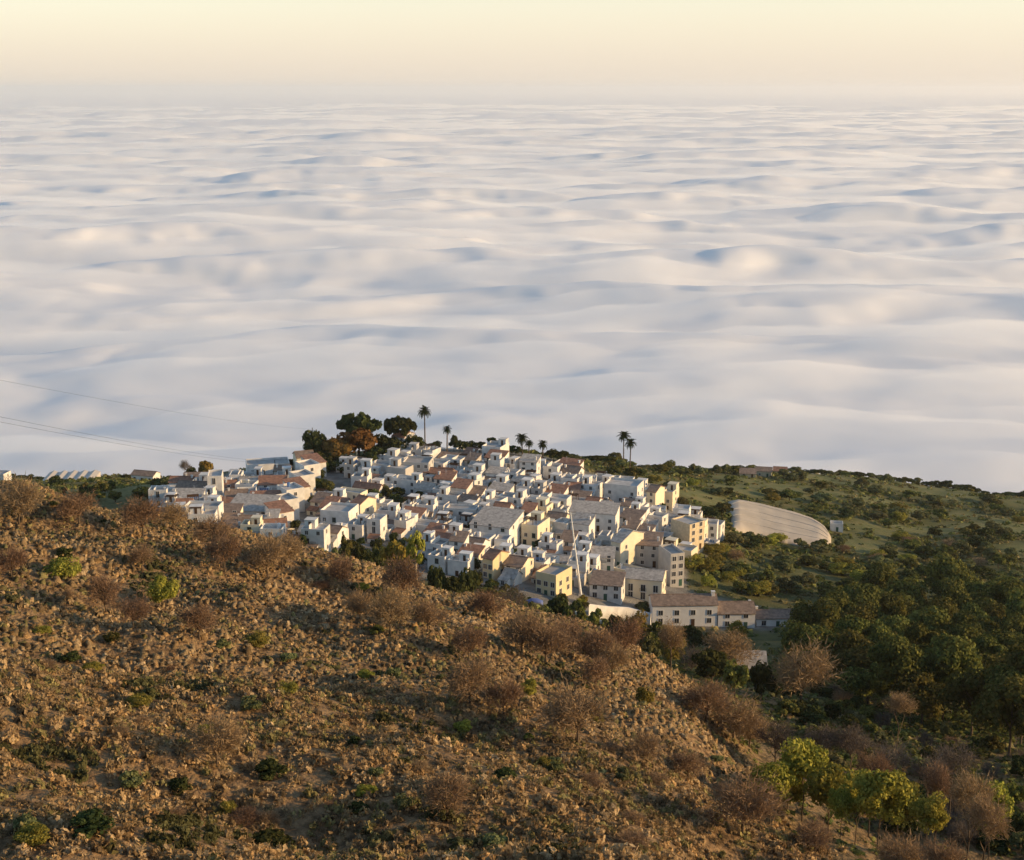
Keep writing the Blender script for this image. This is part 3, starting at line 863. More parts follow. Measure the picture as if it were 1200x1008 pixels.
_b.inputs['Base Color'].default_value = (0.03, 0.035, 0.045, 1); _b.inputs['Roughness'].default_value = 0.12; _b.inputs['Specular IOR Level'].default_value = 0.5


class MB:
    """collects boxes and prisms into one mesh"""
    def __init__(s): s.V, s.F = [], []

    def box(s, x0, x1, y0, y1, z0, z1):
        o = len(s.V)
        s.V += [(x0, y0, z0), (x1, y0, z0), (x1, y1, z0), (x0, y1, z0), (x0, y0, z1), (x1, y0, z1), (x1, y1, z1), (x0, y1, z1)]
        s.F += [[o + i for i in f] for f in ((3, 2, 1, 0), (4, 5, 6, 7), (0, 1, 5, 4), (1, 2, 6, 5), (2, 3, 7, 6), (3, 0, 4, 7))]

    def poly(s, pts, faces):
        o = len(s.V); s.V += [tuple(p) for p in pts]; s.F += [[o + i for i in f] for f in faces]

    def mesh(s, name, mat):
        me = bpy.data.meshes.new(name); me.from_pydata(s.V, [], s.F); me.materials.append(mat); me.update(); return me


def ring_mesh(name, mat, w, d, z0, h, par, t=0.22, holes=()):
    """walls with a parapet standing round the terrace at height h"""
    b = MB(); x, y = w / 2, d / 2; H = h + par; xi, yi = x - t, y - t
    P = [(-x, -y, z0), (x, -y, z0), (x, y, z0), (-x, y, z0), (-x, -y, H), (x, -y, H), (x, y, H), (-x, y, H),
         (-xi, -yi, H), (xi, -yi, H), (xi, yi, H), (-xi, yi, H), (-xi, -yi, h - .3), (xi, -yi, h - .3), (xi, yi, h - .3), (-xi, yi, h - .3)]
    f = []
    for i in range(4):
        j = (i + 1) % 4; f += [(i, j, 4 + j, 4 + i), (4 + i, 4 + j, 8 + j, 8 + i), (8 + i, 8 + j, 12 + j, 12 + i)]
    b.poly(P, f); return b.mesh(name, mat)


def gable_wall_mesh(name, mat, w, d, z0, h, rise):
    b = MB(); x, y = w / 2, d / 2
    P = [(-x, -y, z0), (x, -y, z0), (x, y, z0), (-x, y, z0), (-x, -y, h), (x, -y, h), (x, y, h), (-x, y, h), (-x, 0, h + rise), (x, 0, h + rise)]
    b.poly(P, [(0, 1, 5, 4), (2, 3, 7, 6), (1, 2, 6, 9, 5), (3, 0, 4, 8, 7)]); return b.mesh(name, mat)


def gable_roof_mesh(name, mat, w, d, h, rise, ov=0.3, t=0.2):
    b = MB(); x, y = w / 2 + ov, d / 2 + ov; sl = rise / (d / 2); e = h - ov * sl + 0.02; r = h + rise + 0.02
    for s in (-1, 1):
        P = [(-x, s * y, e), (x, s * y, e), (x, 0, r), (-x, 0, r), (-x, s * y, e + t), (x, s * y, e + t), (x, 0, r + t), (-x, 0, r + t)]
        f = [(0, 1, 2, 3), (7, 6, 5, 4), (1, 0, 4, 5), (0, 3, 7, 4), (2, 1, 5, 6)]
        b.poly(P, f)
    b.box(-x, x, -0.14, 0.14, r + t - 0.07, r + t + 0.09)
    return b.mesh(name, mat)


def shed_wall_mesh(name, mat, w, d, z0, h, rise):
    b = MB(); x, y = w / 2, d / 2
    P = [(-x, -y, z0), (x, -y, z0), (x, y, z0), (-x, y, z0), (-x, -y, h), (x, -y, h), (x, y, h + rise), (-x, y, h + rise)]
    b.poly(P, [(0, 1, 5, 4), (2, 3, 7, 6), (1, 2, 6, 5), (3, 0, 4, 7)]); return b.mesh(name, mat)


def shed_roof_mesh(name, mat, w, d, h, rise, ov=0.25, t=0.2):
    b = MB(); x, y = w / 2 + ov, d / 2 + ov; k = rise / d * ov
    P = [(-x, -y, h - k + .02), (x, -y, h - k + .02), (x, y, h + rise + k + .02), (-x, y, h + rise + k + .02)]
    P += [(p[0], p[1], p[2] + t) for p in P]
    b.poly(P, [(3, 2, 1, 0), (4, 5, 6, 7), (0, 1, 5, 4), (1, 2, 6, 5), (2, 3, 7, 6), (3, 0, 4, 7)]); return b.mesh(name, mat)


def two_mat_window(name, w, h, sill=True, fm='frame', shutters=False):
    """a framed window facing -y, its frame standing a little proud, glass set back"""
    me = bpy.data.meshes.new(name); b = MB(); f = 0.09
    b.box(-w / 2 - f, w / 2 + f, -0.07, 0.0, h, h + f); b.box(-w / 2 - f, w / 2 + f, -0.07, 0.0, -f, 0)
    b.box(-w / 2 - f, -w / 2, -0.07, 0.0, 0, h); b.box(w / 2, w / 2 + f, -0.07, 0.0, 0, h); b.box(-0.03, 0.03, -0.05, 0.0, 0, h)
    if sill: b.box(-w / 2 - 0.16, w / 2 + 0.16, -0.16, 0.0, -f - 0.08, -f - 0.002)
    nf = len(b.F); b.box(-w / 2, w / 2, -0.025, 0.0, 0.0, h)
    me.from_pydata(b.V, [], b.F); me.materials.append(M[fm]); me.materials.append(M['glass'])
    for i, p in enumerate(me.polygons): p.material_index = 1 if i >= nf else 0
    me.update(); return me


def frame_only(w, h):
    b = MB(); f = 0.1
    b.box(-w / 2 - f, w / 2 + f, -0.08, 0.0, h, h + f); b.box(-w / 2 - f, w / 2 + f, -0.08, 0.0, -f, 0)
    b.box(-w / 2 - f, -w / 2, -0.08, 0.0, 0, h); b.box(w / 2, w / 2 + f, -0.08, 0.0, 0, h); b.box(-0.035, 0.035, -0.06, 0.0, 0, h)
    return b.mesh('window', M['frame'])


def pane_only(w, h): b = MB(); b.box(-w / 2, w / 2, -0.03, 0.0, 0, h); return b.mesh('pane', M['glass'])


WIN = {'small': two_mat_window('window', 0.95, 1.15), 'tall': two_mat_window('window', 1.0, 2.0, False), 'wood': two_mat_window('window', 1.0, 1.2, True, 'woodframe'),
       'green': two_mat_window('window', 1.0, 1.3, True, 'shutter')}
WFRAME = {'small': frame_only(1.2, 1.4), 'tall': frame_only(1.3, 2.1)}; WPANE = {'small': pane_only(1.2, 1.4), 'tall': pane_only(1.3, 2.1)}
_b = MB(); _b.box(-0.5, 0.5, -0.06, 0, 0, 2.1); DOOR = [_b.mesh('door', M['woodframe']), _b.mesh('door', M['shutter'])]
_b = MB(); _b.box(-0.3, 0.3, -0.3, 0.3, -0.6, 1.0); _b.box(-0.38, 0.38, -0.38, 0.38, 1.002, 1.12); CHIM = _b.mesh('chimney', M['white'])
_b = MB(); _b.box(-1.0, 1.0, -0.45, 0, -0.14, -0.002); BALC_SLAB = _b.mesh('balcony', M['white'])
_b = MB()
for _i in range(11): _b.box(-1.0 + _i * 0.195, -0.96 + _i * 0.195, -0.45, -0.41, 0, 0.95)
_b.box(-1.0, 1.0, -0.455, -0.405, 0.952, 1.0); RAIL = _b.mesh('railing', M['iron'])
_v, _f = [], []; tube(_v, _f, (0, 0, 0), (0, 0, 1.3), 0.55, 0.55, 12); tube(_v, _f, (0, 0, 1.3), (0, 0, 1.5), 0.55, 0.2, 12)
TANK = mesh_np('water_tank', _v, _f, M['tank'], True, link=False); TANKW = mesh_np('water_tank', _v, _f, M['mastwhite'], True, link=False)
_b = MB(); _b.box(-.02, .02, -.02, .02, 0, 2.6)
for _i in range(5): _b.box(-.45 + _i * .05, .45 - _i * .05, -.015, .015, 1.7 + _i * .18, 1.73 + _i * .18)
AERIAL = _b.mesh('aerial', M['steel'])

HOUSES = []     # occupied discs (x, y, r)
HN = [0]


def house(p, yaw, w, d, h, roof='flat', wall='white', roofmat=None, desc=None, label=None, lm=None, group='houses of the white village', wins=True,
          rise=1.5, par=0.7, extras=(), name='house', fine=False, nx=None, winkind='small', seed=None, sill_z=0.95, side=True):
    """a house standing at ground point p, facing -y before the turn by yaw"""
    HN[0] += 1
    r = random.Random(1000 + HN[0] if seed is None else seed)
    root = empty(name, p, yaw)
    z0 = -3.5
    if roof == 'flat':
        rm = roofmat or 'terrace'
        part('wall', ring_mesh('wall', M[wall], w, d, z0, h, par), root)
        b = MB(); b.box(-w / 2 + .23, w / 2 - .23, -d / 2 + .23, d / 2 - .23, h - .25, h); part('roof', b.mesh('roof', M[rm]), root)
        top = h
    elif roof == 'gable':
        rm = roofmat or 'redtile'
        part('wall', gable_wall_mesh('wall', M[wall], w, d, z0, h, rise), root)
        part('roof', gable_roof_mesh('roof', M[rm], w, d, h, rise), root); top = h + rise * 0.5
    else:
        rm = roofmat or 'browntile'
        part('wall', shed_wall_mesh('wall', M[wall], w, d, z0, h, rise), root)
        part('roof', shed_roof_mesh('roof', M[rm], w, d, h, rise), root); top = h + rise * 0.4

    def window(k, x, y, z, rz):
        if fine:
            f = part('window', WFRAME.get(k, WFRAME['small']), root, (x, y, z), (0, 0, rz)); part('pane', WPANE.get(k, WPANE['small']), f, (0, 0, 0))
        else: part('window', WIN[k], root, (x, y, z), (0, 0, rz))
    nst = max(1, int(h / 2.2))
    if wins:
        n = nx or max(1, int(w / 3.2))
        for s in range(nst):
            for i in range(n):
                x = -w / 2 + w * (i + .5) / n + (0 if fine else r.uniform(-.25, .25))
                if s == 0 and i == n // 2 and not (fine and n == 3 and winkind == 'tall'):
                    part('door', DOOR[r.randrange(2)], root, (x, -d / 2 - .003, 0.05)); continue
                if not fine and r.random() < 0.15: continue
                window(winkind if fine or r.random() < .7 else r.choice(['small', 'tall', 'wood', 'green']), x, -d / 2 - .003, s * 2.4 + (0.35 if winkind == 'tall' else sill_z), 0)
            if side:
                for i in range(1 if d < 9 else 2):
                    if not fine and r.random() < 0.4: continue
                    y = -d / 2 + d * (i + .5) / (1 if d < 9 else 2) + r.uniform(-.6, .6)
                    window('small', w / 2 + .003, y, s * 2.4 + 1.0, math.pi / 2)
                    if not fine and r.random() < 0.5: window('small', -w / 2 - .003, y, s * 2.4 + 1.0, -math.pi / 2)
    for e in extras:
        if e == 'cabin':                                     # stair cabin on the terrace
            cw, cd, chh = r.uniform(2.4, 3.6), r.uniform(2.4, 3.4), 2.3
            b = MB(); cx = r.choice([-1, 1]) * (w / 2 - cw / 2 - .23); cy = d / 2 - cd / 2 - .23
            b.box(cx - cw / 2, cx + cw / 2, cy - cd / 2, cy + cd / 2, h + .002, h + chh); b.box(cx - cw / 2 - .12, cx + cw / 2 + .12, cy - cd / 2 - .12, cy + cd / 2 + .12, h + chh + .002, h + chh + .16)
            c = part('roof_cabin', b.mesh('roof_cabin', M[wall]), root)
            part('door', DOOR[0], c, (cx, cy - cd / 2 - .003, h + .05), (0, 0, 0), (0.8, 1, 0.9))
        elif e == 'chimney': part('chimney', CHIM, root, (r.choice([-1, 1]) * (w / 2 - .9), r.uniform(-.2, .3) * d, top + (0.1 if roof == 'flat' else .3)))
        elif e == 'rightchimney': part('chimney', CHIM, root, (w / 2 - .8, -0.6, top + .6), (0, 0, 0), (1.5, 1.5, 1.3))
        elif e == 'tank': part('water_tank', TANK if r.random() < .4 else TANKW, root, (r.uniform(-.3, .3) * w, d * .25, h + .002))
        elif e == 'aerial': part('aerial', AERIAL, root, (r.uniform(-.3, .3) * w, r.uniform(-.1, .3) * d, top))
        elif e == 'balcony':
            bb = part('balcony', BALC_SLAB, root, (r.uniform(-.2, .2) * w, -d / 2 - .004, 2.85)); part('railing', RAIL, bb)
        elif e == 'divider':                                 # low wall splitting the terrace
            b = MB(); dx = r.uniform(-.25, .25) * w; b.box(dx - .1, dx + .1, -d / 2 + .23, d / 2 - .23, h + .003, h + r.uniform(.9, 1.6)); part('terrace_wall', b.mesh('terrace_wall', M[wall]), root)
        elif e == 'annex':                                   # lower lean-to against the front or the side
            aw, ad, ah = r.uniform(2.4, .6 * w + 1), r.uniform(1.8, 2.8), r.uniform(2.2, max(2.5, h * .6)); ax = r.choice([-1, 1]) * (w / 2 - aw / 2 - .05); y1 = -d / 2 - .005
            b = MB(); b.poly([(ax - aw / 2, y1 - ad, z0), (ax + aw / 2, y1 - ad, z0), (ax + aw / 2, y1, z0), (ax - aw / 2, y1, z0), (ax - aw / 2, y1 - ad, ah), (ax + aw / 2, y1 - ad, ah), (ax + aw / 2, y1, ah + .7), (ax - aw / 2, y1, ah + .7)],
                             [(3, 2, 1, 0), (4, 5, 6, 7), (0, 1, 5, 4), (1, 2, 6, 5), (2, 3, 7, 6), (3, 0, 4, 7)])
            an = part('annex', b.mesh('annex', M[wall]), root)
            b = MB(); b.poly([(ax - aw / 2 - .15, y1 - ad - .2, ah - .03), (ax + aw / 2 + .15, y1 - ad - .2, ah - .03), (ax + aw / 2 + .15, y1, ah + .72), (ax - aw / 2 - .15, y1, ah + .72), (ax - aw / 2 - .15, y1 - ad - .2, ah + .14), (ax + aw / 2 + .15, y1 - ad - .2, ah + .14), (ax + aw / 2 + .15, y1, ah + .89), (ax - aw / 2 - .15, y1, ah + .89)],
                             [(3, 2, 1, 0), (4, 5, 6, 7), (0, 1, 5, 4), (1, 2, 6, 5), (2, 3, 7, 6), (3, 0, 4, 7)])
            part('roof', b.mesh('roof', M[r.choice(['redtile', 'browntile', 'browntile', 'greytile'])]), an)
            part('window', WIN['small'], an, (ax, y1 - ad - .003, .9))
        elif e == 'laundry':
            b = MB(); lx = -w * .3
            for k in range(5): b.box(lx + k * .62, lx + k * .62 + .5, -.02, .02, h + .75 - .08 * (k % 3), h + 1.5)
            part('laundry', b.mesh('laundry', M[r.choice(['mastwhite', 'tank', 'cream'])]), root, (0, r.uniform(-.2, .2) * d, 0))
        elif e == 'pergola':
            b = MB(); px_, py_ = -w / 2 + .5, -d / 2 + .5
            for ax in (px_, px_ + 3.2):
                for ay in (py_, py_ + 2.6): b.box(ax - .06, ax + .06, ay - .06, ay + .06, h + .002, h + 2.3)
            for k in range(7): b.box(px_ - .2, px_ + 3.4, py_ - .1 + k * .45, py_ + k * .45, h + 2.302, h + 2.4)
            part('pergola', b.mesh('pergola', M['woodframe']), root)
    p_top = (p[0], p[1], p[2] + h * 0.7)
    enrol(root, desc or 'white house', 'house', group, p_top)
    if label: root['label'] = label
    if lm: landmark(lm, *project(p_top))
    HOUSES.append((p[0], p[1], math.hypot(w, d) / 2))
    return root


def hp(px, py):
    g = hit(px, py, 250, 1000)
    return g


def house_px(x0, x1, py_base, d, h, a, depth=None, **k):
    """a house spanning photo columns x0..x1 whose foot is at row py_base"""
    c = hp((x0 + x1) / 2, py_base); dist = c.length
    a_ = R(a); tot = (x1 - x0) * dist / F
    w = max(3.5, (tot - depth * math.sin(abs(a_))) / math.cos(a_))
    e2 = Vector((math.sin(a_), math.cos(a_), 0)); p = c + e2 * depth * 0.45
    p.z = min(gz(p.x, p.y), c.z + 0.3)
    return house(p, -a_, w, depth, h, **k)


# ------------------------------------------------------------------ the houses one can pick out
def landmark_houses():
    H = house_px
    H(764, 840, 733, 0, 6.2, -2, 8, wall='freshwhite', roof='gable', rise=1.7, roofmat='browntile', fine=True, nx=4, extras=('rightchimney',), label='long white two-storey house with brown tiled roof at the village foot', lm='the long white row')
    H(841, 884, 735, 0, 4.6, -1, 8, wall='freshwhite', roof='gable', rise=2.0, roofmat='browntile', fine=True, nx=2, extras=('chimney',), label='white house with sunlit gable end joined to the long white row')
    H(886, 936, 734, 0, 2.9, -3, 7, wall='freshwhite', roof='gable', rise=1.2, roofmat='browntile', fine=True, nx=3, extras=('chimney',), label='low white outbuilding with brown roof at the right end of the row', lm='the low end outbuilding')
    H(728, 779, 703, 0, 6.4, 14, 9, roof='gable', rise=1.6, roofmat='greytile', wall='cream', fine=True, nx=3, winkind='tall', extras=('balcony',), label='two-storey house with three tall windows per floor and pale grey roof', lm='the three-window house')
    H(688, 731, 703, 0, 4.6, 12, 8, roof='shed', rise=1.4, roofmat='browntile', fine=True, nx=3, label='white house with low dark brown roof left of the three-window house')
    H(704, 741, 663, 0, 8.4, 38, 13, roof='gable', rise=2.2, roofmat='greytile', wall='cream', nx=2, label='tall cream building with a large bright sunlit end wall', lm='the bright cream end wall')
    H(742, 776, 664, 0, 7.0, 12, 9, roof='shed', rise=1.6, roofmat='browntile', wall='greywall', nx=2, extras=('chimney',), label='grey rendered house with tawny sloping roof beside the bright cream wall')
    H(779, 806, 688, 0, 9.8, -18, 9, roof='flat', wall='greywall', roofmat='terrace2', fine=True, nx=2, label='narrow grey three-storey house above the long white row', lm='the narrow grey house')
    H(796, 834, 646, 0, 9.2, -40, 8.5, roof='flat', wall='stone', fine=True, nx=2, par=0.5, label='square pale stone block house with few windows on the village edge', lm='the square stone block house')
    H(703, 751, 597, 0, 8.6, 20, 9, roof='flat', wall='white', nx=3, label='big white block with blank shaded front and sunlit right end', lm='the blank white block')
    H(752, 774, 597, 0, 7.2, 30, 8, roof='gable', wall='cream', roofmat='browntile', nx=1, label='narrow cream house squeezed right of the big blank white block')
    H(772, 793, 597, 0, 6.8, 24, 8, roof='flat', wall='cream', nx=1, extras=('cabin',), label='cream flat-roofed house last in line at the right village edge')
    H(664, 724, 622, 0, 6.2, 14, 8, roof='shed', roofmat='greytile', wall='white', nx=4, label='wide white house with plain pale front and bright right end', lm='the wide plain white house')
    H(543, 606, 640, 0, 6.8, 22, 12, roof='shed', rise=2.4, roofmat='greytile', wall='white', nx=3, label='large hall with a broad pale grey roof in mid village', lm='the broad grey hall')
    H(604, 638, 640, 0, 6.6, 24, 10, roof='flat', wall='cream', nx=2, extras=('cabin', 'pergola'), label='cream house with roof cabin joined right of the broad grey hall')
    H(619, 662, 697, 0, 6.4, 32, 9, roof='flat', wall='yellow', roofmat='terrace2', nx=3, fine=True, label='yellow flat-roofed house glowing in sun at the village foot', lm='the yellow flat house')
    H(560, 585, 678, 0, 6.4, 34, 8, roof='gable', wall='yellow', nx=2, fine=True, label='small yellow house with tiled gable near the round dark tree', lm='the yellow gabled house')
    H(584, 619, 680, 0, 4.8, 24, 9, roof='gable', wall='cream', roofmat='browntile', nx=2, label='pinkish cream gabled house between the two yellow houses')
    H(372, 414, 622, 0, 6.2, 14, 9, roof='flat', wall='white', nx=3, label='broad white house with plain front left of the dark garden', lm='the gully house')
    H(405, 432, 612, 0, 6.6, 34, 8, roof='gable', wall='cream', nx=2, label='cream gabled house lit bright on its right side by the garden')
    H(243, 263, 592, 0, 9.6, -8, 8, roof='flat', wall='white', nx=1, winkind='tall', label='tall narrow pale house with a white pillar below the orange tree', lm='the tall narrow pale house')
    H(205, 242, 590, 0, 5.4, 8, 8, roof='gable', wall='white', roofmat='browntile', nx=2, label='white house with brown roof at the far left end of the village', lm='the leftmost brown roof')
    H(288, 342, 556, 0, 3.8, -14, 9, roof='flat', wall='white', nx=4, label='long white building with dark eaves on the left skyline', lm='the white skyline building')
    H(262, 320, 612, 0, 4.4, 10, 11, roof='shed', roofmat='greytile', wall='white', nx=4, rise=2.0, label='long white shed with broad pale roof low on the left', lm='the long white shed')
    H(345, 372, 552, 0, 5.4, -20, 7, roof='gable', wall='cream', roofmat='browntile', nx=2, label='cream house at the top of the steep stepped street', lm='the stepped street top')
    H(455, 480, 533, 0, 7.2, 26, 8, roof='gable', wall='white', nx=2, extras=('chimney',), label='white gabled house highest below the umbrella pines', lm='the highest gabled house')
    H(560, 592, 545, 0, 6.6, 22, 9, roof='flat', wall='white', nx=3, extras=('cabin',), label='white terrace house near the middle of the village top')
    H(470, 505, 566, 0, 7.0, 8, 9, roof='flat', wall='greywall', roofmat='terrace2', nx=4, label='greyish flat block with a row of small windows below the tall palm', lm='the greyish flat block')


def stepped_street():
    # the steep row of narrow houses climbing beside the gully, shaded side to the viewer
    for i in range(7):
        t = i / 6
        px = 328 + (368 - 328) * t; py = 618 + (558 - 618) * t
        g = hp(px, py)
        if g is None: continue
        house(g, R(34), 6.2, 7.5, 5.6 + (i % 3) * .9, roof='flat' if i % 3 else 'shed', roofmat='terrace' if i % 3 else 'redtile', wall='white',
              desc='narrow white house of the stepped street', extras=('tank',) if i == 2 else ())


# ------------------------------------------------------------------ the rest of the village, row behind row
GULLY = [(336, 640), (352, 560), (372, 552), (398, 556), (404, 585), (372, 600), (366, 640)]
GROVE = [(358, 500), (505, 480), (505, 522), (462, 530), (425, 543), (388, 556), (362, 553)]
GARDENS = [[(424, 588), (470, 578), (492, 590), (470, 602), (432, 604)], [(395, 650), (420, 634), (500, 634), (520, 690), (395, 680)], [(755, 645), (800, 640), (778, 668), (757, 662)]]


def fill_village():
    a = R(21); e1 = Vector((math.cos(a), -math.sin(a), 0)); e2 = Vector((math.sin(a), math.cos(a), 0))
    C = at(560, 455); r = random.Random(11); n = 0
    t = -130.0; row = 0
    while t < 150:
        s = -190.0 + r.uniform(0, 6)
        while s < 190:
            w = r.choice([4.0, 4.6, 5.2, 6.0, 6.8, 8.0, 10.0]) * r.uniform(0.92, 1.08)
            d = r.uniform(4.8, 6.1)
            p = C + e1 * (s + w / 2) + e2 * (t + r.uniform(-1.2, 1.2) + 6 * math.sin(s / 40.0))
            s += w + (r.uniform(0.2, 1.2) if r.random() < .8 else r.uniform(2.5, 5))
            p.z = gz(p.x, p.y); dist = math.hypot(p.x, p.y)
            px, py = project(p)
            if (px > 806 and py > 655) or py > np.interp(px, [380, 470, 540, 600, 690, 770, 806], [648, 664, 680, 688, 690, 690, 686]): continue
            if not (345 < dist < 575) or not in_poly([px], [py])[0] or in_poly([px], [py], GULLY)[0] or any(in_poly([px], [py], g)[0] for g in GARDENS + [GROVE]): continue
            if any(math.hypot(p.x - x, p.y - y) < rr + min(w, d) * 0.42 for x, y, rr in SPECIAL): continue
            p.z -= 0.2; lim = np.interp(px, [180, 215, 262, 330, 372, 420, 470, 520, 650, 700, 790, 840], [572, 556, 552, 541, 545, 531, 519, 523, 533, 551, 570, 612])
            yaw = -a + R(r.gauss(0, 6)) + (R(22) if px < 345 else 0)
            st = r.choices([1, 2, 3], [.40, .54, .06])[0]; h = st * 2.1 + r.uniform(.1, .7)
            kind = r.choices(['flat', 'gable', 'shed'], [.60, .18, .22])[0]
            wall = r.choices(['white', 'cream', 'greywall', 'yellow'], [.87, .085, .045, .0])[0]
            rm = {'flat': r.choices(['terrace', 'terrace2'], [.75, .25])[0], 'gable': r.choices(['redtile', 'browntile', 'greytile'], [.35, .4, .25])[0],
                  'shed': r.choices(['redtile', 'browntile', 'greytile'], [.28, .34, .38])[0]}[kind]
            ex = []
            if kind == 'flat':
                ex = [e for e, q in (('cabin', .55), ('tank', .2), ('aerial', .35), ('pergola', .15), ('chimney', .3), ('divider', .5), ('annex', .4), ('laundry', .2)) if r.random() < q]
            else: ex = [e for e, q in (('chimney', .7), ('aerial', .35), ('annex', .45)) if r.random() < q]
            if st > 1 and r.random() < .2: ex.append('balcony')
            if project((p.x, p.y, p.z + h + (1.0 if kind == 'flat' else 1.6)))[1] < lim: continue
            if 'cabin' in ex and project((p.x, p.y, p.z + h + 2.4))[1] < lim: ex.remove('cabin')
            size = {1: 'low', 2: 'medium', 3: 'tall'}[st]
            wn_ = {'white': 'white', 'cream': 'cream', 'greywall': 'grey', 'yellow': 'yellow'}[wall]
            rd = {'terrace': 'pale flat roof', 'terrace2': 'grey flat roof', 'redtile': 'terracotta roof', 'browntile': 'brown tiled roof', 'greytile': 'pale grey roof'}[rm]
            house(p, yaw, w, d, h, kind, wall, rm, desc=f'{size} {wn_} house with {rd}', extras=ex, rise=r.uniform(1.1, 1.9), par=r.uniform(.4, 1.0))
            n += 1
        t += 6.3 if row % 2 else 7.9
        row += 1
    return n


landmark_houses()
stepped_street()
SPECIAL = list(HOUSES)
print('filled houses', fill_village())

# ------------------------------------------------------------------ single landmarks among the plants and along the edges
def build_skyline_plants():
    G = 'trees crowning the village hill'
    tree_px('umbrella', 'umbrella_pine', '', 'pine tree', G, 424, 486, 528, 62, 0.55, lm='the umbrella pines', label='broad umbrella pine rising above the orange autumn tree')
    tree_px('umbrella', 'umbrella_pine', '', 'pine tree', G, 471, 489, 533, 52, 0.6, label='umbrella pine right of the orange autumn tree by the tall palm')
    tree_px('dark', 'evergreen_tree', '', 'tree', G, 374, 502, 515, 34, 0.9, lm='the dark skyline tree', label='dark rounded evergreen at the left end of the crowning grove')
    tree_px('orange', 'autumn_tree', '', 'tree', G, 424, 499, 516, 56, 0.9, lm='the orange autumn tree', label='large orange autumn tree under the umbrella pines')
    tree_px('orange', 'autumn_tree', '', 'tree', G, 398, 512, 511, 44, 0.9, label='smaller orange autumn tree left below the large orange one')
    for px, py, w, d in ((392, 524, 36, 508), (414, 531, 34, 505), (446, 520, 34, 512), (487, 505, 34, 528), (452, 506, 40, 526), (380, 522, 34, 508), (436, 526, 30, 508), (400, 538, 30, 500), (378, 538, 28, 500), (466, 512, 34, 520), (360, 530, 22, 510)):
        tree_px('dark', 'evergreen_tree', 'dark evergreen shrub', 'tree', 'evergreen shrubs filling the hilltop grove', px, py, d, w, 0.95)
    palm(500, 480, 530, 'tallest palm, standing alone right of the umbrella pines', 1.25, lm='the tall palm')
    palm(525, 502, 532, 'slim small palm just right of the tallest palm', 0.9)
    palm(612, 511, 532, 'leaning palm above the middle of the village skyline', 1.2, lm='the leaning palm')
    palm(619, 518, 531, 'short palm leaning beside the mid-skyline palm', 0.9)
    palm(636, 519, 532, 'low palm right of the two mid-skyline palms', 1.0)
    palm(729, 509, 566, 'taller of the two palms on the green ridge', 1.3, lm='the ridge palms')
    palm(736, 517, 563, 'shorter of the two palms on the green ridge', 1.2)
    for px, py, w in ((540, 516, 22), (551, 517, 18), (563, 517, 20), (577, 513, 20), (586, 517, 14), (600, 522, 18), (512, 517, 18), (533, 510, 12), (648, 526, 20), (660, 528, 18)):
        tree_px('dark', 'evergreen_tree', 'small dark bushy tree', 'tree', 'small trees along the village skyline', px, py, 534, w, 0.9)
    # left end: a grey bare tree and the orange crown over the tall narrow house
    tree_px('greytwig', 'bare_tree', '', 'tree', None, 222, 538, 505, 16, 0.75, label='grey leafless tree at the left end of the village skyline')
    tree_px('orange', 'autumn_tree', '', 'tree', None, 246, 538, 497, 21, 0.75, lm='the round orange tree', label='round orange-leaved tree behind the tall narrow pale house')


def crest(px):
    """where the far ridge meets the clouds in photo column px"""
    best = None
    for d in range(500, 900, 8):
        g = at(px, d); y = project(g)[1]
        if best is None or y < best[0]: best = (y, g)
    return best[1]


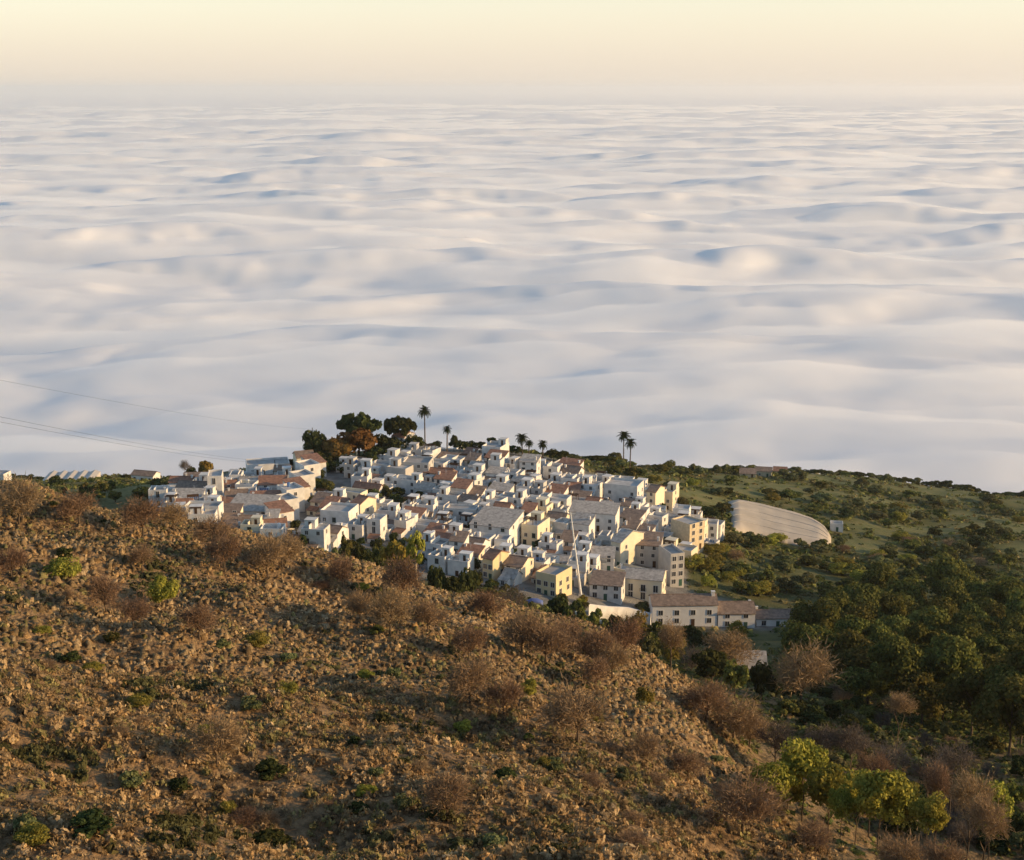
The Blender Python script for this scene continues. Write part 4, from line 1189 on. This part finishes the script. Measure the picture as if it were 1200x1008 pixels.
def build_ridge_trees():
    r = random.Random(5)
    # the wooded ridge right of the village, then its dark line of bushes against the clouds
    top = [(668, 530), (700, 533), (740, 537), (780, 545), (810, 552), (840, 549), (875, 546), (900, 549), (930, 545), (960, 552), (1000, 553), (1050, 560), (1090, 568), (1140, 578), (1200, 588)]
    dcrest = [(668, 560), (740, 600), (800, 690), (850, 745), (900, 765), (1000, 800), (1100, 820), (1200, 830)]
    px = 668.0
    while px < 1200:
        g = crest(px); 
        if not (890 < px < 922):
            k = r.choice(['dark', 'green', 'dark', 'green', 'olive'])
            tree(k, 'ridge_tree', {'dark': 'dark', 'green': 'green', 'olive': 'grey-green'}[k] + ' bushy ridge tree', 'tree', 'trees along the green ridge', g, r.choice([1.8, 2.2, 2.8, 3.4, 5.0]) * r.uniform(.8, 1.2), r.uniform(3.0, 6.0), 0.97)
        px += r.uniform(4, 12) if px < 820 else r.choice([4, 7, 10, 15]) * r.uniform(.7, 1.3)
    # wooded slope below the ridge, between the village edge and the netted greenhouse
    n = 0
    for _ in range(900):
        x, y = r.uniform(665, 1195), r.uniform(540, 716)
        if in_poly([x], [y], [(850, 583), (944, 600), (980, 640), (858, 632)])[0]: continue
        if in_poly([x], [y - 4])[0] or in_poly([x], [y + 4])[0] or (x < 845 and y > 600 and x < 806): continue
        top_y = np.interp(x, *zip(*top))
        if y < top_y + 6 or (x > 880 and y > 700 and x < 940) or (x < 945 and y > 712): continue
        field = 860 < x < 1060 and 560 < y < 592
        dens = 0.24 if field else (0.5 if y > 600 or x < 860 else 0.36)
        if r.random() > dens: continue
        g = hit(x, y, 240, 1000)
        if g is None: continue
        d = math.hypot(g.x, g.y)
        if any(math.hypot(g.x - q[0], g.y - q[1]) < (4.2 if d > 500 else 3.4) for q in PLACED): continue
        if d > 400 and float(pnoise(np.array([g.x / 55]), np.array([g.y / 40]), 31)[0]) * 2 + min(.6, (d - 560) / 120) > 0.45 and r.random() < .7: continue
        PLACED.append((g.x, g.y))
        k = r.choices(['green', 'olive', 'dark', 'lime', 'twig'], [.30, .30, .14, .20, .06])[0]
        if k == 'twig' and d > 600: k = 'olive'
        desc = {'green': 'green bushy tree', 'olive': 'grey-green grove tree', 'dark': 'dark evergreen', 'lime': 'yellow-green tree', 'twig': 'bare brown tree'}[k] + ' in the valley'
        tree(k, 'grove_tree', desc, 'tree', 'grove trees on the valley slope', g, r.uniform(3.0, 5.6), r.uniform(2.8, 5.2) * (1.15 if d > 600 else 1), 0.9)
        n += 1
        if n >= 235: break
    print('grove', n)


PLACED = []


def build_pine_wood():
    G = 'pines of the dark wood'
    r = random.Random(21); WOOD = [(940, 762), (960, 742), (990, 726), (1040, 716), (1085, 712), (1130, 712), (1205, 724), (1205, 905), (1150, 880), (1090, 862), (1030, 845), (975, 815), (930, 790)]
    done = []; n = 0; tries = 0
    first = [(1112, 716, 17, 8.5), (1050, 738, 15, 7.6), (1000, 750, 13, 6.6), (1150, 728, 14, 6.5), (1090, 770, 15, 7), (1190, 740, 14, 7), (1040, 785, 13, 6), (1132, 800, 13, 6), (960, 756, 11, 5.6), (1085, 815, 12, 5.5)]
    while n < 66 and tries < 6000:
        tries += 1
        if first: px, py, h, rad = first.pop(0)
        else: px, py, h, rad = r.uniform(900, 1200), r.uniform(712, 900), r.choice([9, 11, 13, 16]) * r.uniform(.9, 1.1), r.uniform(4.6, 8.0)
        if not in_poly([px], [py], WOOD)[0]: continue
        g = hit(px, py, 90, 700)
        if g is None or any(math.hypot(g.x - a, g.y - b) < (5.8 if g.length < 260 else 7.2) for a, b in done): continue
        done.append((g.x, g.y)); n += 1
        tree('pine', 'pine_tree', 'dark green pine', 'pine tree', G, g, h * (0.8 if g.length < 180 else 1), rad * (0.8 if g.length < 180 else 1), 0.8)
    print('pines', n)
    landmark('the big valley pine', 1112, 695); landmark('the mid-wood pines', 1045, 760); landmark('the right-hand wood edge', 1185, 800); landmark('the lower dark wood', 1110, 840); landmark('the upper left wood', 970, 735)
    for px, py, d, w in ((957, 862, 122, 66), (918, 888, 116, 56), (990, 890, 118, 64), (1052, 898, 112, 72), (1112, 930, 106, 46), (1190, 912, 116, 58), (938, 896, 124, 50), (1024, 906, 120, 54), (1075, 915, 115, 50), (1005, 918, 112, 44)):
        tree_px('lime', 'young_pine', 'sunlit yellow-green young pine', 'pine tree', 'yellow-green young pines by the dry slope', px, py, d, w, 0.9)
    landmark('the sunlit young pines', 990, 920)
    for px, py, d, w, k in ((948, 748, 222, 84, 'twig'), (1040, 876, 126, 44, 'twig'), (1122, 892, 124, 50, 'twig'), (1164, 900, 114, 58, 'twig'), (1012, 846, 150, 48, 'greytwig'),
                            (1062, 866, 140, 48, 'greytwig'), (1110, 880, 134, 46, 'greytwig'), (1068, 806, 168, 36, 'twig'), (860, 732, 250, 66, 'twig'), (1138, 866, 140, 50, 'greytwig'), (1186, 930, 104, 60, 'twig'),
                            (1085, 972, 92, 72, 'twig'), (1140, 978, 90, 66, 'twig'), (975, 960, 98, 56, 'twig'), (920, 838, 150, 50, 'greytwig'), (975, 845, 150, 46, 'greytwig')):
        tree_px(k, 'bare_tree', ('reddish' if k == 'twig' else 'grey') + ' leafless tree among the wood pines', 'tree', 'leafless trees in and below the wood', px, py, d, w, 0.8)
    landmark('the large reddish bare tree', 950, 780)
    r = random.Random(31); n = 0; tries = 0; FLOOR = [(905, 800), (975, 800), (1060, 850), (1205, 880), (1205, 1000), (1060, 985), (985, 940), (930, 880)]
    while n < 85 and tries < 5000:
        tries += 1; px, py = r.uniform(900, 1205), r.uniform(800, 1000)
        if not in_poly([px], [py], FLOOR)[0]: continue
        g = hit(px, py, 70, 400)
        if g is None or any(math.hypot(g.x - a, g.y - b) < 2.4 for a, b in done): continue
        done.append((g.x, g.y)); n += 1
        k = r.choices(['dark', 'green', 'greytwig', 'twig', 'olive'], [.32, .28, .12, .06, .22])[0]
        tree(k, 'thicket_bush', {'dark': 'dark green', 'green': 'green', 'greytwig': 'grey leafless', 'twig': 'brown leafless', 'olive': 'grey-green'}[k] + ' thicket bush', 'bush', 'thicket bushes on the valley floor', g, r.uniform(1.6, 3.6), r.uniform(1.3, 2.5), .95)
    landmark('the valley floor thicket', 1060, 900)


def build_hill_plants():
    G = 'leafless almond trees on the dry slope'
    for px, py, w, d in ((680, 802, 76, 118), (455, 690, 56, 150), (262, 622, 50, 165), (312, 628, 52, 170), (330, 622, 46, 176), (470, 652, 58, 172), (640, 724, 60, 156),
                         (612, 715, 54, 162), (668, 722, 52, 160), (700, 738, 50, 158), (720, 752, 46, 156), (228, 706, 44, 138), (240, 838, 60, 104), (550, 768, 66, 134), (548, 730, 48, 150), (835, 796, 60, 148), (868, 812, 66, 140),
                         (888, 838, 48, 128), (885, 906, 84, 98), (25, 560, 60, 186), (95, 574, 44, 184), (168, 582, 50, 180), (10, 640, 40, 150), (118, 672, 50, 144), (790, 726, 40, 178),
                         (520, 905, 60, 92), (250, 604, 44, 180), (760, 860, 40, 112), (400, 650, 40, 176), (735, 722, 56, 205), (570, 690, 40, 172), (165, 640, 30, 158),
                         (420, 690, 40, 158), (700, 770, 44, 140), (590, 795, 44, 128), (815, 880, 44, 112), (150, 700, 40, 134), (205, 590, 34, 182), (500, 700, 44, 160)):
        tree_base('twig', 'almond_tree', 'bare reddish-brown almond tree', 'tree', G, px, py - 4, py + 0.95 * w, w * 1.12, d, 0.86)
    for px, py, w, d in ((72, 648, 46, 142), (190, 668, 38, 138), (295, 740, 34, 124), (98, 786, 26, 112), (328, 838, 34, 104), (425, 690, 20, 156), (558, 742, 24, 146), (425, 805, 26, 116), (700, 830, 24, 116), (8, 990, 44, 66),
                         (250, 965, 26, 78), (420, 952, 30, 80), (760, 800, 26, 134), (620, 792, 24, 126), (150, 862, 40, 98), (40, 745, 24, 120), (230, 905, 26, 88), (640, 900, 22, 94), (540, 860, 24, 104)):
        tree_px('lime', 'broom_bush', 'yellow-green broom bush on the slope', 'bush', 'green bushes dotted over the dry slope', px, py, d, w, 0.98)
    landmark('the two left broom bushes', 130, 675); landmark('the lone slope almond', 680, 840); landmark('the mid-slope broom', 295, 760); landmark('the lower left slope', 100, 900)
    landmark('the lower middle slope', 450, 900); landmark('the crest almonds', 330, 645); landmark('the left crest bushes', 70, 578); landmark('the right slope almonds', 860, 840)
    landmark('the mid-crest almonds', 640, 740)
    # dark and olive scrub bushes one can pick out on the slope
    r = random.Random(77); n = 0; done = []
    while n < 70:
        px, py = r.uniform(0, 880), r.uniform(585, 1000)
        g = hit(px, py, 55, 205)
        if g is None or float(hill_mask(g.x, g.y)) < .6: continue
        if any(math.hypot(px - a, py - b) < 26 for a, b in done): continue
        done.append((px, py)); k = r.choices(['dark', 'olive', 'twig', 'green'], [.2, .35, .4, .05])[0]
        desc = {'dark': 'dark low bush', 'olive': 'grey-green low bush', 'twig': 'brown twiggy bush', 'green': 'green low bush'}[k]
        h = r.uniform(0.5, 1.2)
        tree(k, 'scrub_bush', desc, 'bush', 'low bushes scattered over the dry slope', g, h, h * r.uniform(.7, 1.1), 0.98); n += 1


def build_village_edge_plants():
    tree_px('gum', 'gum_tree', '', 'tree', None, 487, 622, 235, 30, 0.5, lm='the pale-trunked gum tree', label='tall gum tree with pale bare trunk before the village')
    tree_px('gum', 'gum_tree', '', 'tree', None, 462, 630, 240, 46, 0.62, label='spreading yellow-green gum left of the pale-trunked tree')
    tree_px('dark', 'evergreen_tree', '', 'tree', None, 548, 656, 300, 38, 0.95, lm='the round dark tree', label='round dark evergreen before the yellow gabled house')
    for px, py, w, d, k in ((405, 630, 26, 330, 'green'), (424, 640, 30, 330, 'dark'), (443, 634, 30, 320, 'green'), (436, 650, 34, 300, 'dark'), (512, 660, 30, 300, 'dark'), (598, 684, 44, 300, 'greytwig'),
                            (655, 698, 34, 320, 'dark'), (676, 704, 34, 315, 'green'), (700, 716, 34, 310, 'green'), (722, 722, 34, 305, 'dark'), (745, 716, 40, 300, 'lime'), (772, 728, 36, 300, 'green'), (790, 738, 40, 270, 'lime'),
                            (812, 734, 34, 330, 'dark'), (838, 742, 30, 330, 'green'), (620, 706, 30, 300, 'olive'), (640, 712, 30, 290, 'dark'), (868, 728, 26, 330, 'lime'), (760, 742, 34, 260, 'olive'),
                            (700, 735, 34, 255, 'olive'), (580, 700, 34, 290, 'olive'), (530, 676, 34, 290, 'dark'), (392, 642, 24, 320, 'olive'), (475, 655, 30, 300, 'dark'), (840, 760, 46, 235, 'dark'), (868, 776, 34, 215, 'green'), (900, 774, 34, 220, 'dark'), (815, 752, 40, 245, 'greytwig')):
        desc = {'green': 'green bushy tree', 'dark': 'dark evergreen', 'lime': 'yellow-green tree', 'olive': 'grey-green tree', 'greytwig': 'grey leafless tree'}[k] + ' below the village houses'
        tree_px(k, 'garden_tree', desc, 'tree', 'trees below the village houses', px, py, d, w, 0.93)
    r = random.Random(9)
    for poly, n in ((GULLY, 16), (GARDENS[0], 12), (GARDENS[1], 12), (GARDENS[2], 5)):
        k = 0; tries = 0
        while k < n and tries < 4000:
            tries += 1
            px, py = r.uniform(330, 800), r.uniform(545, 690)
            if not in_poly([px], [py], poly)[0]: continue
            g = hp(px, py)
            if g is None or any(math.hypot(g.x - x, g.y - y) < rr * .7 for x, y, rr in HOUSES): continue
            kd = r.choice(['dark', 'green', 'olive'])
            tree(kd, 'garden_tree', {'green': 'green', 'dark': 'dark', 'olive': 'grey-green'}[kd] + ' village garden tree', 'tree', 'garden trees inside the village', g, r.uniform(2.5, 5), r.uniform(1.8, 3.2), .92); k += 1
    FRONT = [(560, 684), (640, 699), (690, 706), (765, 712), (765, 728), (690, 722), (600, 712), (540, 694)]; k = 0; tries = 0
    while k < 22 and tries < 4000:
        tries += 1; px, py = r.uniform(540, 765), r.uniform(684, 728)
        if not in_poly([px], [py], FRONT)[0]: continue
        g = hp(px, py)
        if g is None or any(math.hypot(g.x - x, g.y - y) < rr * .75 for x, y, rr in HOUSES): continue
        kd = r.choice(['dark', 'green', 'olive', 'lime'])
        tree(kd, 'garden_tree', {'green': 'green', 'dark': 'dark', 'olive': 'grey-green', 'lime': 'yellow-green'}[kd] + ' shrub before the front houses', 'tree', 'trees below the village houses', g, r.uniform(1.6, 3.4), r.uniform(1.2, 2.4), .95); k += 1
    # loose trees in the streets
    k = 0
    while k < 26:
        px, py = r.uniform(200, 800), r.uniform(535, 690)
        if not in_poly([px], [py])[0]: continue
        g = hp(px, py)
        if g is None or any(math.hypot(g.x - x, g.y - y) < rr + .3 for x, y, rr in HOUSES): continue
        tree('dark', 'garden_tree', 'dark village garden tree', 'tree', 'garden trees inside the village', g, r.uniform(3, 5.5), r.uniform(1.4, 2.4), .9); k += 1


def build_netted_greenhouse():
    ts = np.linspace(0, 1, 61); ss = np.linspace(0, 1, 25)
    U = [(0, 853, 588), (.12, 866, 588), (.3, 889, 592), (.5, 909, 597), (.68, 930, 602), (.82, 950, 609), (.93, 966, 619), (1, 974, 630)]
    Lw = [(0, 858, 622), (.12, 868, 625), (.3, 890, 630), (.5, 911, 635), (.68, 931, 639), (.82, 950, 642), (.93, 964, 643), (1, 974, 640)]
    f = lambda A, t: (np.interp(t, [a[0] for a in A], [a[1] for a in A]), np.interp(t, [a[0] for a in A], [a[2] for a in A]))
    V, Fc, edge = [], [], []
    for t in ts:
        u = f(U, t); l = f(Lw, t); gu = hit(u[0], u[1], 300, 1000); gl = hit(l[0], l[1], 300, 1000)
        for s in ss:
            x, y = gl.x + (gu.x - gl.x) * s, gl.y + (gu.y - gl.y) * s
            e = min(t, 1 - t) * 9; e2 = min(s, 1 - s) * 7
            hgt = 2.3 * min(1, e) ** .45 * min(1, e2) ** .45 + 0.22 * abs(math.sin(s * 22)) * min(1, e, e2) + 0.03 * math.sin(t * 37) * min(1, e, e2)
            V.append((x, y, gz(x, y) + hgt + 0.03))
    m = len(ss)
    for i in range(len(ts) - 1):
        for j in range(m - 1): q = i * m + j; Fc.append((q, q + m, q + m + 1, q + 1))
    c = V[len(ts) // 2 * m + m // 2]
    root = empty('netted_greenhouse', c)
    net = plain_material('pale crop netting', (0.44, 0.385, 0.315), var=0.14, scale=0.1)
    o = mesh_np('net_cover', np.array(V) - np.array(c), Fc, net, True, parent=root)
    so = o.modifiers.new('thick', 'SOLIDIFY'); so.thickness = 0.05
    VA = np.array(V).reshape(len(ts), m, 3) - np.array(c)
    for j in range(4, m - 2, 5):
        tv, tf = [], []
        for i in range(2, len(ts) - 3, 2): tube(tv, tf, VA[i, j] + [0, 0, .1], VA[i + 2, j] + [0, 0, .1], .08, .08, 4)
        part('cable', mesh_np('cable', tv, tf, M['greywall'], link=False), root)
    b = MB(); b.box(-.08, .08, -.08, .08, -0.5, 3.1); pm = b.mesh('post', M['steel'])
    for i in range(3, len(ts) - 3, 4):
        for j in (4, 12, 20):
            v = V[i * m + j]; g = gz(v[0], v[1]); part('post', pm, root, (v[0] - c[0], v[1] - c[1], g - c[2]), (0, 0, 0), (1, 1, max(.5, (v[2] - g + .15) / 3.1)))
    root['label'] = 'huge pale netted greenhouse with a rounded end on the valley slope'; root['category'] = 'greenhouse'
    landmark('the netted greenhouse', 915, 615); landmark('the greenhouse round end', 970, 640)


def build_far_things():
    # white greenhouse and huts on the far left ridge
    g = at(88, 705); root = empty('plastic_greenhouse', g, R(4)); b = MB(); n = 5; w = 5.0
    for i in range(n):
        x0 = -12 + i * w
        P = [(x0, -9, -2), (x0 + w, -9, -2), (x0 + w, 9, -2), (x0, 9, -2), (x0, -9, 2.2), (x0 + w, -9, 2.2), (x0 + w, 9, 2.2), (x0, 9, 2.2), (x0 + w / 2, -9, 3.2), (x0 + w / 2, 9, 3.2)]
        b.poly(P, [(0, 1, 5, 8, 4), (2, 3, 7, 9, 6), (4, 8, 9, 7), (8, 5, 6, 9)] + ([(3, 0, 4, 7)] if i == 0 else []) + ([(1, 2, 6, 5)] if i == n - 1 else []))
    part('plastic_cover', b.mesh('plastic_cover', plain_material('white plastic sheeting', (.52, .48, .43), .6, .3, .08)), root)
    root['label'] = 'long white plastic greenhouse on the far left ridge'; root['category'] = 'greenhouse'; landmark('the far white greenhouse', 88, 566)
    house(at(6, 700), R(-10), 9, 7, 5, 'flat', 'white', label='tiny white house at the far left end of the horizon ridge', group='lone farmhouses outside the village')
    house(at(176, 690), R(-16), 12, 7, 3.4, 'gable', 'white', 'browntile', label='low farmhouse on the far ridge right of the white greenhouse', group='lone farmhouses outside the village')
    house(hp(895, 558), R(-12), 8, 6, 3.2, 'gable', 'stone', 'browntile', label='stone farmhouse with brown roof on the ridge, left of a smaller one', lm='the ridge farmhouses', group='lone farmhouses outside the village')
    house(hp(914, 557), R(-12), 7, 6, 3.0, 'gable', 'stone', 'redtile', label='small stone farmhouse with red roof on the ridge', group='lone farmhouses outside the village')
    house(hp(876, 559), R(-8), 8, 5, 2.2, 'shed', 'stone', 'browntile', label='low stone barn on the ridge left of the two farmhouses', group='lone farmhouses outside the village')
    house(hp(980, 622), R(-10), 5, 4, 3, 'flat', 'white', label='small white hut right of the netted greenhouse', group='lone farmhouses outside the village')
    g = hp(880, 797) or at(880, 240)
    house(g, R(-6), 5.2, 4.5, 3.2, 'shed', 'white', 'greytile', label='small white hut shaded among trees at the hill foot', lm='the white hut among trees', group='lone farmhouses outside the village', extras=())
    r = random.Random(3)
    for i in range(34):
        px = -4 + i * 6.3 + r.uniform(-2, 2)
        if 62 < px < 112 and i % 2: continue
        k = r.choice(['dark', 'olive', 'dark', 'green'])
        tree_px(k, 'ridge_tree', {'dark': 'dark', 'green': 'green', 'olive': 'grey-green'}[k] + ' far-left ridge tree', 'tree', 'trees along the far left ridge', px, np.interp(px, [0, 100, 200], [556, 558, 556]) + r.uniform(-2, 4), 725 + r.uniform(-10, 20), r.uniform(8, 15), .92)
    for i in range(22):
        px, py = r.uniform(60, 200), r.uniform(572, 592); g = hit(px, py, 300, 1000)
        if g is not None: tree(r.choice(['green', 'dark', 'olive']), 'grove_tree', 'green hollow tree', 'tree', 'grove trees left of the village', g, r.uniform(3, 6), r.uniform(2.2, 4), .92)


def build_mast_walls_cables():
    # the slender white mast
    p = hp(681, 699); root = empty('mast', p)
    top = Vector((-3.2, 1.0, 24.5)); V, Fc = [], []
    for i in range(8):
        a, b = top * (i / 8), top * ((i + 1) / 8); tube(V, Fc, a, b, .36 - .028 * i, .36 - .028 * (i + 1), 8)
    part('pole', mesh_np('pole', V, Fc, M['mastwhite'], True, link=False), root)
    b = MB(); b.box(-.8, .8, -.8, .8, -1.5, .4); part('base', b.mesh('base', M['greywall']), root)
    V, Fc = [], []; tube(V, Fc, top * 0.985 + Vector((-1.0, 0, 0)), top * 0.985 + Vector((1.0, 0, 0)), .08, .08, 6); part('crossbar', mesh_np('crossbar', V, Fc, M['mastwhite'], True, link=False), root)
    root['label'] = 'tall slender white mast leaning above the village foot'; root['category'] = 'mast'
    landmark('the white mast', 676, 650)
    # white retaining wall with its stepped ramp below the three-window house
    pts = [(690, 724), (712, 726), (735, 727), (762, 734)]
    P = [hp(*q) for q in pts]; V, Fc = [], []
    for q in P: V += [(q.x, q.y, q.z - 1.5), (q.x, q.y, q.z + 3.6), (q.x + .3, q.y + .7, q.z + 3.6), (q.x + .3, q.y + .7, q.z - 1.5)]
    for i in range(len(P) - 1):
        o = i * 4
        for k in range(4): Fc.append((o + k, o + 4 + k, o + 4 + (k + 1) % 4, o + (k + 1) % 4))
    Fc += [(3, 2, 1, 0), (len(V) - 4, len(V) - 3, len(V) - 2, len(V) - 1)]
    w = mesh_np('retaining_wall', V, Fc, M['white'])
    tag(w, 'white retaining wall below the house with three tall windows', 'wall', None)
    # blue tarpaulin by the yellow house
    g = hp(626, 708); V = []; Fc = []
    for i in range(7):
        for j in range(5): V.append((g.x + (i - 3) * .8, g.y + (j - 2) * .7, g.z + 1.6 - .09 * (i - 3) ** 2 - .16 * (j - 2) ** 2 + .08 * math.sin(i * 3 + j)))
    for i in range(6):
        for j in range(4): q = i * 5 + j; Fc.append((q, q + 5, q + 6, q + 1))
    t = mesh_np('tarpaulin', V, Fc, plain_material('blue tarpaulin', (.10, .14, .34), .5, .3, .08), True); so = t.modifiers.new('thick', 'SOLIDIFY'); so.thickness = .03
    tag(t, 'blue tarpaulin shelter at the foot of the yellow house', 'tarpaulin')
    # low pale parapet by the track in front of the village
    A, B = hit(655, 713, 230, 360), hit(708, 733, 230, 360)
    if A is not None and B is not None:
        V, Fc = [], []
        for k in range(9):
            q = A.lerp(B, k / 8); zz = gz(q.x, q.y); V += [(q.x, q.y, zz - .5), (q.x, q.y, zz + 1.0), (q.x, q.y + .5, zz + 1.0), (q.x, q.y + .5, zz - .5)]
        for i in range(8):
            for k in range(4): o = i * 4; Fc.append((o + k, o + 4 + k, o + 4 + (k + 1) % 4, o + (k + 1) % 4))
        Fc += [(3, 2, 1, 0), (32, 33, 34, 35)]
        w = mesh_np('track_wall', V, Fc, M['cream']); tag(w, 'low pale parapet slanting along the track before the village', 'wall')
    # power line: a pole off to the left, a pole among the hilltop trees, wires sagging between
    def pole(p, h, label):
        root = empty('power_pole', p); V, Fc = [], []; tube(V, Fc, (0, 0, -1), (0, 0, h), .2, .12, 8); part('pole', mesh_np('pole', V, Fc, M['bark'], True, link=False), root)
        b = MB(); b.box(-1.4, 1.4, -.08, .08, h - 1.2, h - 1.02); b.box(-1.4, 1.4, -.08, .08, h - 4.2, h - 4.02); part('crossarm', b.mesh('crossarm', M['steel']), root)
        root['label'] = label; root['category'] = 'pole'; root['group'] = 'power poles'

    def point(px, py, d): v = pix_dir(px, py); k = d / math.hypot(v.x, v.y); return v * k
    a0 = point(-90, 428, 150); g0 = Vector((a0.x, a0.y, gz(a0.x, a0.y))); pole(g0, a0.z - g0.z + .6, 'power pole standing on the dry slope far left of the village')
    b0 = point(366, 503, 518); g1 = Vector((b0.x, b0.y, gz(b0.x, b0.y))); pole(g1, b0.z - g1.z + .6, 'power pole half hidden by the dark skyline tree')
    c0 = point(322, 541, 506); g2 = Vector((c0.x, c0.y, gz(c0.x, c0.y))); pole(g2, c0.z - g2.z + .6, 'slim power pole behind the long white skyline building')
    wm = plain_material('dark cable', (.05, .05, .055), .6, .3, .05)
    for a, b, rr, lab in ((a0, b0, .014, 'uppermost sagging power line crossing the clouds on the left'), (point(-90, 470, 150), c0, .018, 'upper wire of the lower power line pair on the left'), (point(-90, 477, 150), c0 - Vector((0, 0, .8)), .018, 'lower wire of the lower power line pair on the left')):
        V, Fc = [], []; n = 40; pr = None
        for i in range(n + 1):
            t = i / n; q = a.lerp(b, t); q.z -= 4 * 1.2 * t * (1 - t)
            if pr is not None: tube(V, Fc, pr, q, rr, rr, 5)
            pr = q
        o = mesh_np('power_line', V, Fc, wm, True); tag(o, lab, 'cable', 'power lines')


build_netted_greenhouse()
build_mast_walls_cables()
build_skyline_plants()
build_ridge_trees()
build_pine_wood()
build_hill_plants()
build_village_edge_plants()
build_far_things()

# ------------------------------------------------------------------ haze
def build_haze():
    bm = bmesh.new()
    x0, x1, y0, y1, z0, z1 = -145000, 145000, -300, 145000, -440, 150
    vs = [bm.verts.new(p) for p in ((x0, y0, z0), (x1, y0, z0), (x1, y1, z0), (x0, y1, z0), (x0, y0, z1), (x1, y0, z1), (x1, y1, z1), (x0, y1, z1))]
    for f in ((3, 2, 1, 0), (4, 5, 6, 7), (0, 1, 5, 4), (1, 2, 6, 5), (2, 3, 7, 6), (3, 0, 4, 7)): bm.faces.new([vs[i] for i in f])
    me = bpy.data.meshes.new('haze'); bm.to_mesh(me); bm.free()
    m = bpy.data.materials.new('haze'); m.use_nodes = True; nt = m.node_tree; nt.nodes.clear()
    out = nt.nodes.new('ShaderNodeOutputMaterial'); pv = nt.nodes.new('ShaderNodeVolumePrincipled')
    pv.inputs['Color'].default_value = (1.0, 0.985, 0.95, 1)
    pv.inputs['Density'].default_value = HAZE
    pv.inputs['Anisotropy'].default_value = 0.35
    nt.links.new(pv.outputs[0], out.inputs['Volume'])
    me.materials.append(m)
    o = bpy.data.objects.new('haze', me); COL.objects.link(o)
    tag(o, 'thin pale haze over the valley and the sea of clouds', None, None, 'stuff')


HAZE = 3.0e-5
build_haze()
write_labels()
